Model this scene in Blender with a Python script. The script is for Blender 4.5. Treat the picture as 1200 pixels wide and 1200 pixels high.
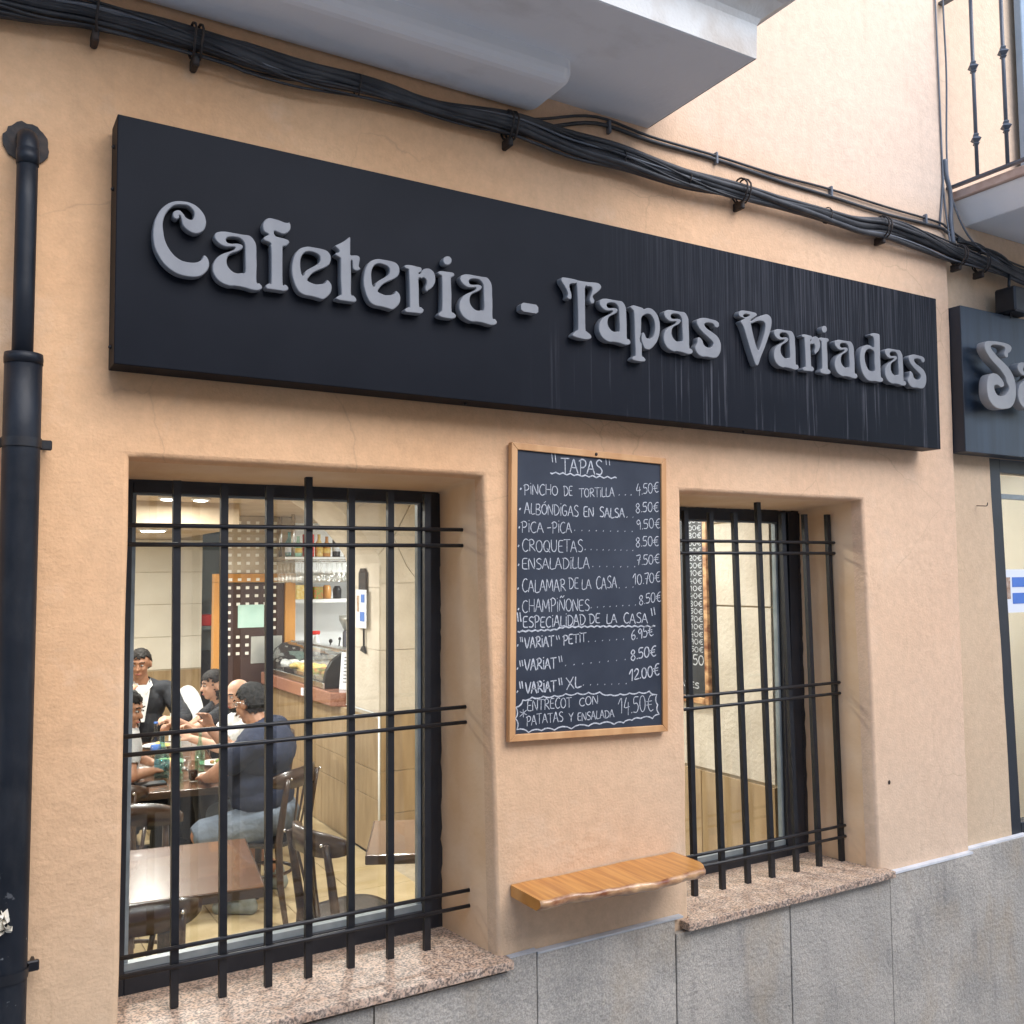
import bpy, bmesh, math, random
import numpy as np
from mathutils import Vector, Matrix, noise

# ------------------------------------------------------------------ clear, camera, light
for o in list(bpy.data.objects):
    bpy.data.objects.remove(o)
scene = bpy.context.scene
COL = scene.collection
rnd = random.Random(11)

cam_data = bpy.data.cameras.new('camera')
cam_data.sensor_fit = 'HORIZONTAL'; cam_data.sensor_width = 36.0
cam_data.lens = 36.0 * 1108.0 / 1200.0
cam_data.clip_start = 0.05; cam_data.clip_end = 500
camera = bpy.data.objects.new('camera', cam_data); COL.objects.link(camera)
R3 = ((0.85928, 0.02720, 0.51078), (-0.51145, 0.05971, 0.85724), (-0.00718, -0.99784, 0.06522))
camera.matrix_world = Matrix(((R3[0][0], -R3[0][1], -R3[0][2], 0.0),
                              (R3[1][0], -R3[1][1], -R3[1][2], -2.8),
                              (R3[2][0], -R3[2][1], -R3[2][2], 2.036), (0, 0, 0, 1)))
scene.camera = camera

world = bpy.data.worlds.new('World'); scene.world = world; world.use_nodes = True
wn = world.node_tree; wn.nodes.clear()
sky = wn.nodes.new('ShaderNodeTexSky'); sky.sky_type = 'NISHITA'; sky.sun_disc = False
sky.sun_elevation = math.radians(52); sky.sun_rotation = math.radians(150)
sky.air_density = 1.0; sky.dust_density = 1.2; sky.ozone_density = 1.5
bg = wn.nodes.new('ShaderNodeBackground'); bg.inputs['Strength'].default_value = 0.15
wo = wn.nodes.new('ShaderNodeOutputWorld')
wn.links.new(sky.outputs[0], bg.inputs[0]); wn.links.new(bg.outputs[0], wo.inputs[0])

sun = bpy.data.lights.new('sun', 'SUN'); sun.energy = 1.25; sun.angle = math.radians(50)
sun.color = (1.0, 0.98, 0.96)
sun_o = bpy.data.objects.new('sun', sun); COL.objects.link(sun_o)
sd = Vector((0.22, -0.82, 0.80)).normalized()        # towards the open strip of sky, high and to the right
sun_o.rotation_euler = sd.to_track_quat('Z', 'Y').to_euler()

scene.view_settings.view_transform = 'Standard'; scene.view_settings.look = 'None'
scene.view_settings.exposure = 1.35; scene.view_settings.gamma = 1.0
scene.view_settings.use_curve_mapping = False
scene.render.engine = 'CYCLES'
scene.cycles.max_bounces = 8; scene.cycles.transparent_max_bounces = 16

# ------------------------------------------------------------------ material helpers
def mat(name, col, col2=None, rough=0.6, metal=0.0, scale=8.0, bump=0.0, bscale=60.0, bdist=0.004, detail=6.0,
        stretch=None, spec=0.5, lo=0.35, hi=0.65, coat=0.0, rnd_tint=0.0):
    m = bpy.data.materials.new(name); m.use_nodes = True
    nt = m.node_tree; N = nt.nodes; L = nt.links
    p = N['Principled BSDF']
    p.inputs['Roughness'].default_value = rough; p.inputs['Metallic'].default_value = metal
    p.inputs['Specular IOR Level'].default_value = spec
    p.inputs['Coat Weight'].default_value = coat
    p.inputs['Base Color'].default_value = (*col, 1)
    tc = N.new('ShaderNodeTexCoord'); mp = N.new('ShaderNodeMapping')
    L.new(tc.outputs['Object'], mp.inputs[0])
    if stretch: mp.inputs['Scale'].default_value = stretch
    last = None
    if col2 is not None:
        n = N.new('ShaderNodeTexNoise'); n.inputs['Scale'].default_value = scale; n.inputs['Detail'].default_value = detail
        L.new(mp.outputs[0], n.inputs['Vector'])
        r = N.new('ShaderNodeValToRGB')
        r.color_ramp.elements[0].position = lo; r.color_ramp.elements[1].position = hi
        r.color_ramp.elements[0].color = (*col, 1); r.color_ramp.elements[1].color = (*col2, 1)
        L.new(n.outputs['Fac'], r.inputs[0]); last = r.outputs[0]
    if rnd_tint > 0:
        oi = N.new('ShaderNodeObjectInfo'); mr = N.new('ShaderNodeMapRange')
        mr.inputs['To Min'].default_value = 1 - rnd_tint; mr.inputs['To Max'].default_value = 1 + rnd_tint
        L.new(oi.outputs['Random'], mr.inputs[0])
        hs = N.new('ShaderNodeHueSaturation'); L.new(mr.outputs[0], hs.inputs['Value'])
        if last is None: hs.inputs['Color'].default_value = (*col, 1)
        else: L.new(last, hs.inputs['Color'])
        last = hs.outputs[0]
        add = N.new('ShaderNodeVectorMath'); add.operation = 'ADD'
        L.new(tc.outputs['Object'], add.inputs[0]); L.new(oi.outputs['Location'], add.inputs[1]); L.new(add.outputs[0], mp.inputs[0])
    if last is not None: L.new(last, p.inputs['Base Color'])
    if bump > 0:
        b = N.new('ShaderNodeBump'); b.inputs['Strength'].default_value = bump; b.inputs['Distance'].default_value = bdist
        n2 = N.new('ShaderNodeTexNoise'); n2.inputs['Scale'].default_value = bscale; n2.inputs['Detail'].default_value = 5
        L.new(mp.outputs[0], n2.inputs['Vector']); L.new(n2.outputs['Fac'], b.inputs['Height'])
        L.new(b.outputs[0], p.inputs['Normal'])
    return m

def emis(name, col, strength):
    m = bpy.data.materials.new(name); m.use_nodes = True
    p = m.node_tree.nodes['Principled BSDF']
    p.inputs['Emission Color'].default_value = (*col, 1); p.inputs['Emission Strength'].default_value = strength
    p.inputs['Base Color'].default_value = (*col, 1)
    return m

def glassmat(name, tint=(1, 1, 1), ior=1.45, rough=0.02, gl=1.0):
    m = bpy.data.materials.new(name); m.use_nodes = True
    nt = m.node_tree; N = nt.nodes; L = nt.links; N.clear()
    o = N.new('ShaderNodeOutputMaterial'); mx = N.new('ShaderNodeMixShader')
    tr = N.new('ShaderNodeBsdfTransparent'); tr.inputs[0].default_value = (*tint, 1)
    g = N.new('ShaderNodeBsdfGlossy'); g.inputs['Roughness'].default_value = rough; g.inputs[0].default_value = (gl, gl, gl, 1)
    lw = N.new('ShaderNodeLayerWeight'); pw = N.new('ShaderNodeMath'); pw.operation = 'POWER'; pw.inputs[1].default_value = 4.0; L.new(lw.outputs['Facing'], pw.inputs[0])
    f = N.new('ShaderNodeMapRange'); f0 = ((ior-1)/(ior+1))**2; f.inputs['To Min'].default_value = f0; f.inputs['To Max'].default_value = 0.85; L.new(pw.outputs[0], f.inputs[0])
    L.new(f.outputs[0], mx.inputs[0]); L.new(tr.outputs[0], mx.inputs[1]); L.new(g.outputs[0], mx.inputs[2]); L.new(mx.outputs[0], o.inputs[0])
    return m

def stucco(name, base, pale, dirt, bumpk=1.0):
    m = mat(name, base, pale, rough=0.92, scale=1.3, detail=8, lo=0.3, hi=0.72, spec=0.2)
    nt = m.node_tree; N = nt.nodes; L = nt.links; p = N['Principled BSDF']
    tc = N['Texture Coordinate']
    ramp = [n for n in N if n.type == 'VALTORGB'][0]
    # worn, paler patches and thin grime, all at the wall's own places
    n1 = N.new('ShaderNodeTexNoise'); n1.inputs['Scale'].default_value = 3.2; n1.inputs['Detail'].default_value = 9; n1.inputs['Roughness'].default_value = 0.65
    L.new(tc.outputs['Object'], n1.inputs['Vector'])
    r1 = N.new('ShaderNodeValToRGB'); r1.color_ramp.elements[0].position = 0.56; r1.color_ramp.elements[1].position = 0.74
    L.new(n1.outputs['Fac'], r1.inputs[0])
    mx = N.new('ShaderNodeMix'); mx.data_type = 'RGBA'; mx.inputs[7].default_value = (*dirt, 1)
    mu = N.new('ShaderNodeMath'); mu.operation = 'MULTIPLY'; mu.inputs[1].default_value = 0.42
    L.new(r1.outputs[0], mu.inputs[0]); L.new(mu.outputs[0], mx.inputs[0]); L.new(ramp.outputs[0], mx.inputs[6])
    # small dark pock marks
    v = N.new('ShaderNodeTexVoronoi'); v.inputs['Scale'].default_value = 5.5; v.inputs['Randomness'].default_value = 1.0
    L.new(tc.outputs['Object'], v.inputs['Vector'])
    r2 = N.new('ShaderNodeValToRGB'); r2.color_ramp.elements[0].position = 0.015; r2.color_ramp.elements[1].position = 0.03
    r2.color_ramp.elements[0].color = (0.45, 0.45, 0.45, 1); L.new(v.outputs['Distance'], r2.inputs[0])
    mm = N.new('ShaderNodeMix'); mm.data_type = 'RGBA'; mm.blend_type = 'MULTIPLY'; mm.inputs[0].default_value = 0.8
    L.new(mx.outputs[2], mm.inputs[6]); L.new(r2.outputs[0], mm.inputs[7])
    # yellower, greyer towards the plinth
    sp = N.new('ShaderNodeSeparateXYZ'); L.new(tc.outputs['Object'], sp.inputs[0])
    rz = N.new('ShaderNodeMapRange'); rz.inputs['From Min'].default_value = 0.7; rz.inputs['From Max'].default_value = 1.75
    rz.inputs['To Min'].default_value = 0.72; rz.inputs['To Max'].default_value = 0.0; L.new(sp.outputs[2], rz.inputs[0])
    m3 = N.new('ShaderNodeMix'); m3.data_type = 'RGBA'; m3.inputs[7].default_value = (0.60, 0.47, 0.33, 1)
    L.new(rz.outputs[0], m3.inputs[0]); L.new(mm.outputs[2], m3.inputs[6])
    # paler colour mixed in towards the right and from the cables upwards
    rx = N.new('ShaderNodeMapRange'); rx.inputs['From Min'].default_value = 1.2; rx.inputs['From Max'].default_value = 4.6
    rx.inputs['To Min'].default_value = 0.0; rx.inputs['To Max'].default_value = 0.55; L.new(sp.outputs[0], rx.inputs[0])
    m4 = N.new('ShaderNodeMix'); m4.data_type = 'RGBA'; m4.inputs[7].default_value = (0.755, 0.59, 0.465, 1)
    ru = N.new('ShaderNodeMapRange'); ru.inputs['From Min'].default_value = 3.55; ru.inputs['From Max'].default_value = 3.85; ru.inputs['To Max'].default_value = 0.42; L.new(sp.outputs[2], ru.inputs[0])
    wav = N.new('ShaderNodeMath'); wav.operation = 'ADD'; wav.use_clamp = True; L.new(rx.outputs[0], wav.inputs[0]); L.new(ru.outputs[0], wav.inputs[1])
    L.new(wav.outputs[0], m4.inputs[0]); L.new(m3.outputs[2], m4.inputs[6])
    # hairline cracks, only here and there
    vc = N.new('ShaderNodeTexVoronoi'); vc.feature = 'DISTANCE_TO_EDGE'; vc.inputs['Scale'].default_value = 1.6
    nw = N.new('ShaderNodeTexNoise'); nw.inputs['Scale'].default_value = 6; nw.inputs['Detail'].default_value = 6; L.new(tc.outputs['Object'], nw.inputs['Vector'])
    mxv = N.new('ShaderNodeMix'); mxv.data_type = 'RGBA'; mxv.inputs[0].default_value = 0.09; L.new(tc.outputs['Object'], mxv.inputs[6]); L.new(nw.outputs['Color'], mxv.inputs[7]); L.new(mxv.outputs[2], vc.inputs['Vector'])
    rcx = N.new('ShaderNodeValToRGB'); rcx.color_ramp.elements[0].position = 0.0; rcx.color_ramp.elements[1].position = 0.0045; rcx.color_ramp.elements[0].color = (1, 1, 1, 1); rcx.color_ramp.elements[1].color = (0, 0, 0, 1)
    L.new(vc.outputs['Distance'], rcx.inputs[0])
    ncm = N.new('ShaderNodeTexNoise'); ncm.inputs['Scale'].default_value = 1.1; L.new(tc.outputs['Object'], ncm.inputs['Vector'])
    rcm = N.new('ShaderNodeValToRGB'); rcm.color_ramp.elements[0].position = 0.50; rcm.color_ramp.elements[1].position = 0.60; L.new(ncm.outputs['Fac'], rcm.inputs[0])
    mcr = N.new('ShaderNodeMath'); mcr.operation = 'MULTIPLY'; L.new(rcx.outputs[0], mcr.inputs[0]); L.new(rcm.outputs[0], mcr.inputs[1])
    mcs = N.new('ShaderNodeMath'); mcs.operation = 'MULTIPLY'; mcs.inputs[1].default_value = 0.30; L.new(mcr.outputs[0], mcs.inputs[0])
    # fine soiling flecks
    nf = N.new('ShaderNodeTexNoise'); nf.inputs['Scale'].default_value = 22; nf.inputs['Detail'].default_value = 10; nf.inputs['Roughness'].default_value = 0.75; L.new(tc.outputs['Object'], nf.inputs['Vector'])
    rf_ = N.new('ShaderNodeMapRange'); rf_.inputs['From Min'].default_value = 0.3; rf_.inputs['From Max'].default_value = 0.7; rf_.inputs['To Min'].default_value = 0.88; rf_.inputs['To Max'].default_value = 1.08; L.new(nf.outputs['Fac'], rf_.inputs[0])
    hsv = N.new('ShaderNodeHueSaturation'); L.new(rf_.outputs[0], hsv.inputs['Value']); L.new(m4.outputs[2], hsv.inputs['Color'])
    m5 = N.new('ShaderNodeMix'); m5.data_type = 'RGBA'; m5.inputs[7].default_value = (0.30, 0.19, 0.11, 1); L.new(mcs.outputs[0], m5.inputs[0]); L.new(hsv.outputs[0], m5.inputs[6])
    L.new(m5.outputs[2], p.inputs['Base Color'])
    # relief: broad trowel marks, ridged scars and fine grain
    def nz(sc, det, typ='FBM'):
        n = N.new('ShaderNodeTexNoise'); n.inputs['Scale'].default_value = sc; n.inputs['Detail'].default_value = det
        L.new(tc.outputs['Object'], n.inputs['Vector']); return n.outputs['Fac']
    def mul(a, k):
        q = N.new('ShaderNodeMath'); q.operation = 'MULTIPLY'; L.new(a, q.inputs[0])
        if isinstance(k, float): q.inputs[1].default_value = k
        else: L.new(k, q.inputs[1])
        return q.outputs[0]
    def addn(a, b):
        q = N.new('ShaderNodeMath'); q.operation = 'ADD'; L.new(a, q.inputs[0]); L.new(b, q.inputs[1]); return q.outputs[0]
    mask = N.new('ShaderNodeValToRGB'); mask.color_ramp.elements[0].position = 0.5; mask.color_ramp.elements[1].position = 0.68
    L.new(nz(1.7, 4), mask.inputs[0])
    coarse = mul(mul(nz(26.0, 8), mask.outputs[0]), 1.0)
    h = addn(addn(mul(nz(3.0, 6), 0.9), coarse), mul(nz(110.0, 4), 0.26))
    b = N.new('ShaderNodeBump'); b.inputs['Strength'].default_value = 0.62 * bumpk; b.inputs['Distance'].default_value = 0.012
    L.new(h, b.inputs['Height']); L.new(b.outputs[0], p.inputs['Normal'])
    return m

M = {}
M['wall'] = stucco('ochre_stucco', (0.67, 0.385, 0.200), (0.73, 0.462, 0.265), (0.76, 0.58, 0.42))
M['wall_in'] = mat('reveal_stucco', (0.68, 0.45, 0.26), (0.75, 0.54, 0.35), rough=0.9, scale=4, bump=0.5, bscale=25, spec=0.2)
M['balcony'] = mat('pale_balcony_paint', (0.70, 0.72, 0.74), (0.78, 0.79, 0.80), rough=0.85, scale=1.6, bump=0.25, bscale=40, spec=0.2)
M['balcony_w'] = mat('white_balcony_paint', (0.82, 0.84, 0.86), (0.88, 0.89, 0.90), rough=0.8, scale=5, bump=0.25, bscale=60, spec=0.2)
M['fascia'] = mat('stained_fascia_paint', (0.66, 0.64, 0.60), (0.50, 0.43, 0.36), rough=0.85, scale=6, bump=0.4, bscale=80, spec=0.2, lo=0.45, hi=0.75)
M['balc_stone'] = mat('pink_stone_edge', (0.52, 0.36, 0.29), (0.62, 0.47, 0.40), rough=0.6, scale=20, bump=0.1)
M['granite'] = mat('grey_flamed_granite', (0.315, 0.30, 0.272), (0.43, 0.40, 0.355), rough=0.8, scale=3.4, detail=10, bump=1.0, bscale=62, bdist=0.007, spec=0.25, rnd_tint=0.10)
def add_speckle(m, dark, light, sc=160, f=0.5):
    nt = m.node_tree; N = nt.nodes; L = nt.links; p = N['Principled BSDF']
    src = p.inputs['Base Color'].links[0].from_socket
    tc = N['Texture Coordinate']
    v = N.new('ShaderNodeTexNoise'); v.inputs['Scale'].default_value = sc; v.inputs['Detail'].default_value = 2
    L.new(tc.outputs['Object'], v.inputs['Vector'])
    r = N.new('ShaderNodeValToRGB'); e = r.color_ramp.elements
    e[0].position = 0.40; e[0].color = (*dark, 1); e[1].position = 0.62; e[1].color = (*light, 1)
    mid = r.color_ramp.elements.new(0.5); mid.color = (0.5, 0.5, 0.5, 1)
    L.new(v.outputs['Fac'], r.inputs[0])
    mx = N.new('ShaderNodeMix'); mx.data_type = 'RGBA'; mx.blend_type = 'OVERLAY'; mx.inputs[0].default_value = f
    L.new(src, mx.inputs[6]); L.new(r.outputs[0], mx.inputs[7]); L.new(mx.outputs[2], p.inputs['Base Color'])
add_speckle(M['granite'], (0.34, 0.34, 0.34), (0.72, 0.70, 0.66), 190, 0.45)
def stains(m, col, sc, stretch, lo, hi, amt):
    nt = m.node_tree; N = nt.nodes; L = nt.links; p = N['Principled BSDF']
    src = p.inputs['Base Color'].links[0].from_socket; tc = N['Texture Coordinate']
    vec = tc.outputs['Object']
    adds = [n for n in N if n.type == 'VECT_MATH']
    if adds: vec = adds[0].outputs[0]
    mp = N.new('ShaderNodeMapping'); mp.inputs['Scale'].default_value = stretch; L.new(vec, mp.inputs[0])
    n = N.new('ShaderNodeTexNoise'); n.inputs['Scale'].default_value = sc; n.inputs['Detail'].default_value = 9; n.inputs['Roughness'].default_value = 0.62; L.new(mp.outputs[0], n.inputs['Vector'])
    r = N.new('ShaderNodeMapRange'); r.inputs['From Min'].default_value = lo; r.inputs['From Max'].default_value = hi; r.inputs['To Max'].default_value = amt; L.new(n.outputs['Fac'], r.inputs[0])
    mx = N.new('ShaderNodeMix'); mx.data_type = 'RGBA'; mx.inputs[7].default_value = (*col, 1)
    L.new(r.outputs[0], mx.inputs[0]); L.new(src, mx.inputs[6]); L.new(mx.outputs[2], p.inputs['Base Color'])
stains(M['granite'], (0.40, 0.31, 0.20), 3.0, (1, 1, 0.6), 0.52, 0.70, 0.45)
stains(M['granite'], (0.13, 0.13, 0.13), 5.0, (2.2, 1, 0.5), 0.55, 0.75, 0.5)
stains(M['wall'], (0.42, 0.27, 0.16), 2.4, (3.2, 1, 0.35), 0.55, 0.78, 0.30)
stains(M['balcony'], (0.38, 0.36, 0.33), 2.0, (1, 1.5, 1), 0.55, 0.75, 0.45)
M['sill'] = mat('pink_speckled_granite', (0.345, 0.25, 0.185), (0.46, 0.365, 0.29), rough=0.42, scale=30, detail=6, bump=0.1, bscale=120)
add_speckle(M['sill'], (0.10, 0.10, 0.11), (0.80, 0.72, 0.66), 135, 0.75)
M['iron'] = mat('black_painted_iron', (0.005, 0.0055, 0.008), (0.009, 0.010, 0.013), rough=0.45, scale=30, bump=0.25, bscale=90, bdist=0.001)
M['frame'] = mat('dark_window_metal', (0.008, 0.010, 0.015), (0.014, 0.016, 0.022), rough=0.45, scale=9, bump=0.15, bscale=60, bdist=0.002)
M['bead'] = mat('grey_glazing_bead', (0.16, 0.19, 0.20), (0.24, 0.27, 0.28), rough=0.35, scale=12)
M['glass'] = glassmat('window_glass', (0.94, 0.965, 0.955), 1.62)
M['pipe'] = mat('dark_blue_pipe_paint', (0.004, 0.006, 0.010), (0.012, 0.015, 0.021), rough=0.5, scale=5, bump=0.35, bscale=24, coat=0.0, spec=0.3)
# paint chips on the pipe
def chips(m, chipcol, sc, lo, hi, zmax=None):
    nt = m.node_tree; N = nt.nodes; L = nt.links; p = N['Principled BSDF']
    src = p.inputs['Base Color'].links[0].from_socket; tc = N['Texture Coordinate']
    n = N.new('ShaderNodeTexNoise'); n.inputs['Scale'].default_value = sc; n.inputs['Detail'].default_value = 4
    L.new(tc.outputs['Object'], n.inputs['Vector'])
    r = N.new('ShaderNodeValToRGB'); r.color_ramp.elements[0].position = lo; r.color_ramp.elements[1].position = hi
    L.new(n.outputs['Fac'], r.inputs[0]); fac = r.outputs[0]
    if zmax is not None:
        s = N.new('ShaderNodeSeparateXYZ'); L.new(tc.outputs['Object'], s.inputs[0])
        mr = N.new('ShaderNodeMapRange'); mr.inputs['From Min'].default_value = zmax; mr.inputs['From Max'].default_value = zmax - 0.5
        L.new(s.outputs[2], mr.inputs[0]); q = N.new('ShaderNodeMath'); q.operation = 'MULTIPLY'
        L.new(fac, q.inputs[0]); L.new(mr.outputs[0], q.inputs[1]); fac = q.outputs[0]
    mx = N.new('ShaderNodeMix'); mx.data_type = 'RGBA'; mx.inputs[7].default_value = (*chipcol, 1)
    L.new(fac, mx.inputs[0]); L.new(src, mx.inputs[6]); L.new(mx.outputs[2], p.inputs['Base Color'])
stains(M['pipe'], (0.05, 0.052, 0.055), 6.0, (1, 1, 0.4), 0.52, 0.72, 0.45)
chips(M['pipe'], (0.35, 0.36, 0.37), 30, 0.66, 0.69, 1.35)

def signmat():
    m = mat('black_sign_panel', (0.0042, 0.0056, 0.0094), (0.0068, 0.0083, 0.0128), rough=0.5, scale=3, spec=0.10)
    nt = m.node_tree; N = nt.nodes; L = nt.links; p = N['Principled BSDF']
    src = p.inputs['Base Color'].links[0].from_socket; tc = N['Texture Coordinate']
    def streak(sx, sz, lo, hi):
        mp = N.new('ShaderNodeMapping'); mp.inputs['Scale'].default_value = (sx, 1, sz); L.new(tc.outputs['Object'], mp.inputs[0])
        n = N.new('ShaderNodeTexNoise'); n.inputs['Scale'].default_value = 1.0; n.inputs['Detail'].default_value = 8; n.inputs['Roughness'].default_value = 0.7; L.new(mp.outputs[0], n.inputs['Vector'])
        r = N.new('ShaderNodeValToRGB'); r.color_ramp.elements[0].position = lo; r.color_ramp.elements[1].position = hi
        L.new(n.outputs['Fac'], r.inputs[0]); return r.outputs[0]
    s = N.new('ShaderNodeSeparateXYZ'); L.new(tc.outputs['Object'], s.inputs[0])
    def rng(sock, a, b, c=0.0, d=1.0):
        q = N.new('ShaderNodeMapRange'); q.inputs['From Min'].default_value = a; q.inputs['From Max'].default_value = b
        q.inputs['To Min'].default_value = c; q.inputs['To Max'].default_value = d; L.new(sock, q.inputs[0]); return q.outputs[0]
    def mul(a, b):
        q = N.new('ShaderNodeMath'); q.operation = 'MULTIPLY'; L.new(a, q.inputs[0])
        if isinstance(b, float): q.inputs[1].default_value = b
        else: L.new(b, q.inputs[1])
        return q.outputs[0]
    fine = mul(mul(mul(streak(120, 1.3, 0.46, 0.72), rng(s.outputs[0], 1.9, 2.9)), rng(s.outputs[2], 2.70, 3.10)), 0.62)
    runs = mul(mul(mul(streak(46, 0.9, 0.565, 0.68), rng(s.outputs[0], 1.6, 2.4)), rng(s.outputs[2], 2.93, 2.80)), 0.75)
    mx = N.new('ShaderNodeMix'); mx.data_type = 'RGBA'; mx.inputs[7].default_value = (0.10, 0.10, 0.115, 1)
    a = N.new('ShaderNodeMath'); a.operation = 'ADD'; a.use_clamp = True; L.new(fine, a.inputs[0]); L.new(runs, a.inputs[1])
    L.new(a.outputs[0], mx.inputs[0]); L.new(src, mx.inputs[6]); L.new(mx.outputs[2], p.inputs['Base Color'])
    return m
M['sign'] = signmat()
M['letter'] = mat('grey_letter_paint', (0.165, 0.170, 0.182), (0.215, 0.22, 0.23), rough=0.6, scale=9, bump=0.15, bscale=120, bdist=0.001)
M['sign2'] = mat('weathered_blue_black_panel', (0.008, 0.014, 0.024), (0.022, 0.036, 0.058), rough=0.4, scale=1.0, stretch=(14, 1, 1.3))
M['letter2'] = mat('warm_grey_letter', (0.26, 0.26, 0.26), (0.32, 0.31, 0.30), rough=0.55, scale=9)
M['cable'] = mat('sooty_black_cable', (0.016, 0.017, 0.020), (0.045, 0.045, 0.048), rough=0.55, scale=9, bump=0.3, bscale=70)
M['cable_g'] = mat('grey_cable', (0.10, 0.11, 0.13), (0.17, 0.18, 0.20), rough=0.5, scale=8)
M['clampm'] = mat('rusty_black_clamp', (0.012, 0.011, 0.012), (0.05, 0.032, 0.022), rough=0.7, scale=30, bump=0.4)
M['slate'] = mat('chalkboard_slate', (0.020, 0.026, 0.040), (0.036, 0.044, 0.062), rough=0.55, scale=4, spec=0.35)
M['slate_in'] = mat('indoor_slate', (0.02, 0.022, 0.026), (0.04, 0.043, 0.05), rough=0.5, scale=5)
M['chalk'] = mat('white_chalk', (0.30, 0.32, 0.35), (0.60, 0.61, 0.64), rough=0.9, scale=120)
M['pine'] = mat('pine_board_frame', (0.50, 0.25, 0.10), (0.62, 0.35, 0.16), rough=0.5, scale=5, stretch=(3, 3, 0.6))
M['plank'] = mat('varnished_plank', (0.40, 0.155, 0.030), (0.60, 0.28, 0.065), rough=0.3, scale=5, stretch=(13.0, 0.8, 1.0), coat=0.35, bump=0.1, bscale=20)
M['plank_edge'] = mat('live_wood_edge', (0.20, 0.06, 0.02), (0.66, 0.40, 0.20), rough=0.3, scale=13, stretch=(1, 1, 2), coat=0.4, bump=0.9, bscale=30)
M['mortar'] = mat('white_mortar', (0.55, 0.57, 0.60), (0.70, 0.71, 0.73), rough=0.9, scale=12, bump=0.6, bscale=60)
M['mortar_grey'] = mat('grey_mortar', (0.36, 0.38, 0.40), (0.48, 0.49, 0.50), rough=0.9, scale=12, bump=0.6, bscale=60)
M['joint'] = mat('dark_grout', (0.20, 0.17, 0.14), (0.26, 0.23, 0.2), rough=0.9, scale=20)
M['paving'] = mat('street_paving', (0.34, 0.33, 0.32), (0.44, 0.43, 0.42), rough=0.8, scale=3, bump=0.4)
M['opp'] = mat('opposite_plaster', (0.62, 0.58, 0.52), (0.7, 0.66, 0.6), rough=0.9, scale=2, bump=0.3)
M['rail'] = mat('blue_grey_iron', (0.06, 0.075, 0.10), (0.09, 0.105, 0.13), rough=0.4, scale=12)
M['shutter'] = mat('blue_grey_shutter', (0.22, 0.29, 0.36), (0.27, 0.34, 0.41), rough=0.55, scale=8)
M['black'] = mat('black_plastic', (0.01, 0.01, 0.012), (0.02, 0.02, 0.022), rough=0.4, scale=20)
# interior
M['cream'] = mat('cream_wall_tile', (0.72, 0.66, 0.56), (0.80, 0.75, 0.65), rough=0.3, scale=2.5, rnd_tint=0.03)
M['tan'] = mat('tan_wainscot_tile', (0.30, 0.205, 0.11), (0.41, 0.295, 0.17), rough=0.35, scale=4, stretch=(4, 4, 0.7), rnd_tint=0.06)
M['stone'] = mat('rough_cream_stone', (0.55, 0.485, 0.395), (0.65, 0.585, 0.49), rough=0.8, scale=5, bump=0.9, bscale=45, bdist=0.006, rnd_tint=0.04)
M['ceil'] = mat('brown_ceiling', (0.42, 0.32, 0.22), (0.50, 0.39, 0.27), rough=0.7, scale=3)
M['floor'] = mat('beige_floor_tile', (0.52, 0.40, 0.22), (0.64, 0.51, 0.31), rough=0.32, scale=5, rnd_tint=0.05)
M['grout'] = mat('tile_grout', (0.42, 0.35, 0.25), (0.5, 0.42, 0.3), rough=0.9, scale=20)
M['white'] = mat('white_paint', (0.78, 0.80, 0.82), (0.84, 0.86, 0.87), rough=0.5, scale=4)
M['darkwood'] = mat('dark_brown_wood', (0.024, 0.011, 0.006), (0.052, 0.024, 0.012), rough=0.3, scale=6, stretch=(1.5, 1.5, 6), coat=0.3)
M['tablewood'] = mat('brown_table_laminate', (0.11, 0.050, 0.024), (0.15, 0.070, 0.034), rough=0.24, scale=3.5, stretch=(1, 6, 1), coat=0.5)
M['doordark'] = mat('dark_aubergine_door', (0.045, 0.022, 0.018), (0.06, 0.03, 0.025), rough=0.4, scale=3)
M['orange'] = mat('honey_orange_wood', (0.50, 0.22, 0.045), (0.60, 0.29, 0.075), rough=0.35, scale=4, stretch=(4, 4, 0.6))
M['beigepanel'] = mat('beige_screen_panel', (0.46, 0.37, 0.27), (0.52, 0.43, 0.32), rough=0.6, scale=3)
M['hole'] = mat('pale_square_inlay', (0.80, 0.76, 0.68), (0.9, 0.86, 0.78), rough=0.5, scale=3)
M['greywall'] = mat('grey_corridor_paint', (0.16, 0.19, 0.18), (0.2, 0.23, 0.22), rough=0.6, scale=2)
M['bartop'] = mat('red_brown_granite', (0.26, 0.11, 0.07), (0.38, 0.19, 0.13), rough=0.2, scale=60, coat=0.2)
M['steel'] = mat('brushed_steel', (0.6, 0.6, 0.6), (0.7, 0.7, 0.7), rough=0.25, metal=1.0, scale=20)
M['frost'] = mat('frosted_green_plate', (0.42, 0.66, 0.58), (0.55, 0.76, 0.68), rough=0.3, scale=3)
M['mirror'] = mat('silver_plate', (0.5, 0.52, 0.5), (0.62, 0.64, 0.62), rough=0.35, metal=0.6, scale=6)
M['clear'] = glassmat('clear_tableware_glass', (0.95, 0.97, 0.97), 1.5, 0.03)
M['crystal'] = glassmat('sparkling_wine_glass', (0.97, 0.98, 0.98), 2.6, 0.22)
M['bottlegreen'] = glassmat('pale_green_bottle_glass', (0.62, 0.84, 0.72), 2.3, 0.15)
M['bottleblue'] = glassmat('pale_blue_bottle_glass', (0.48, 0.78, 0.86), 2.4, 0.15)
M['cola'] = mat('dark_cola', (0.03, 0.01, 0.005), None, rough=0.1)
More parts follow.
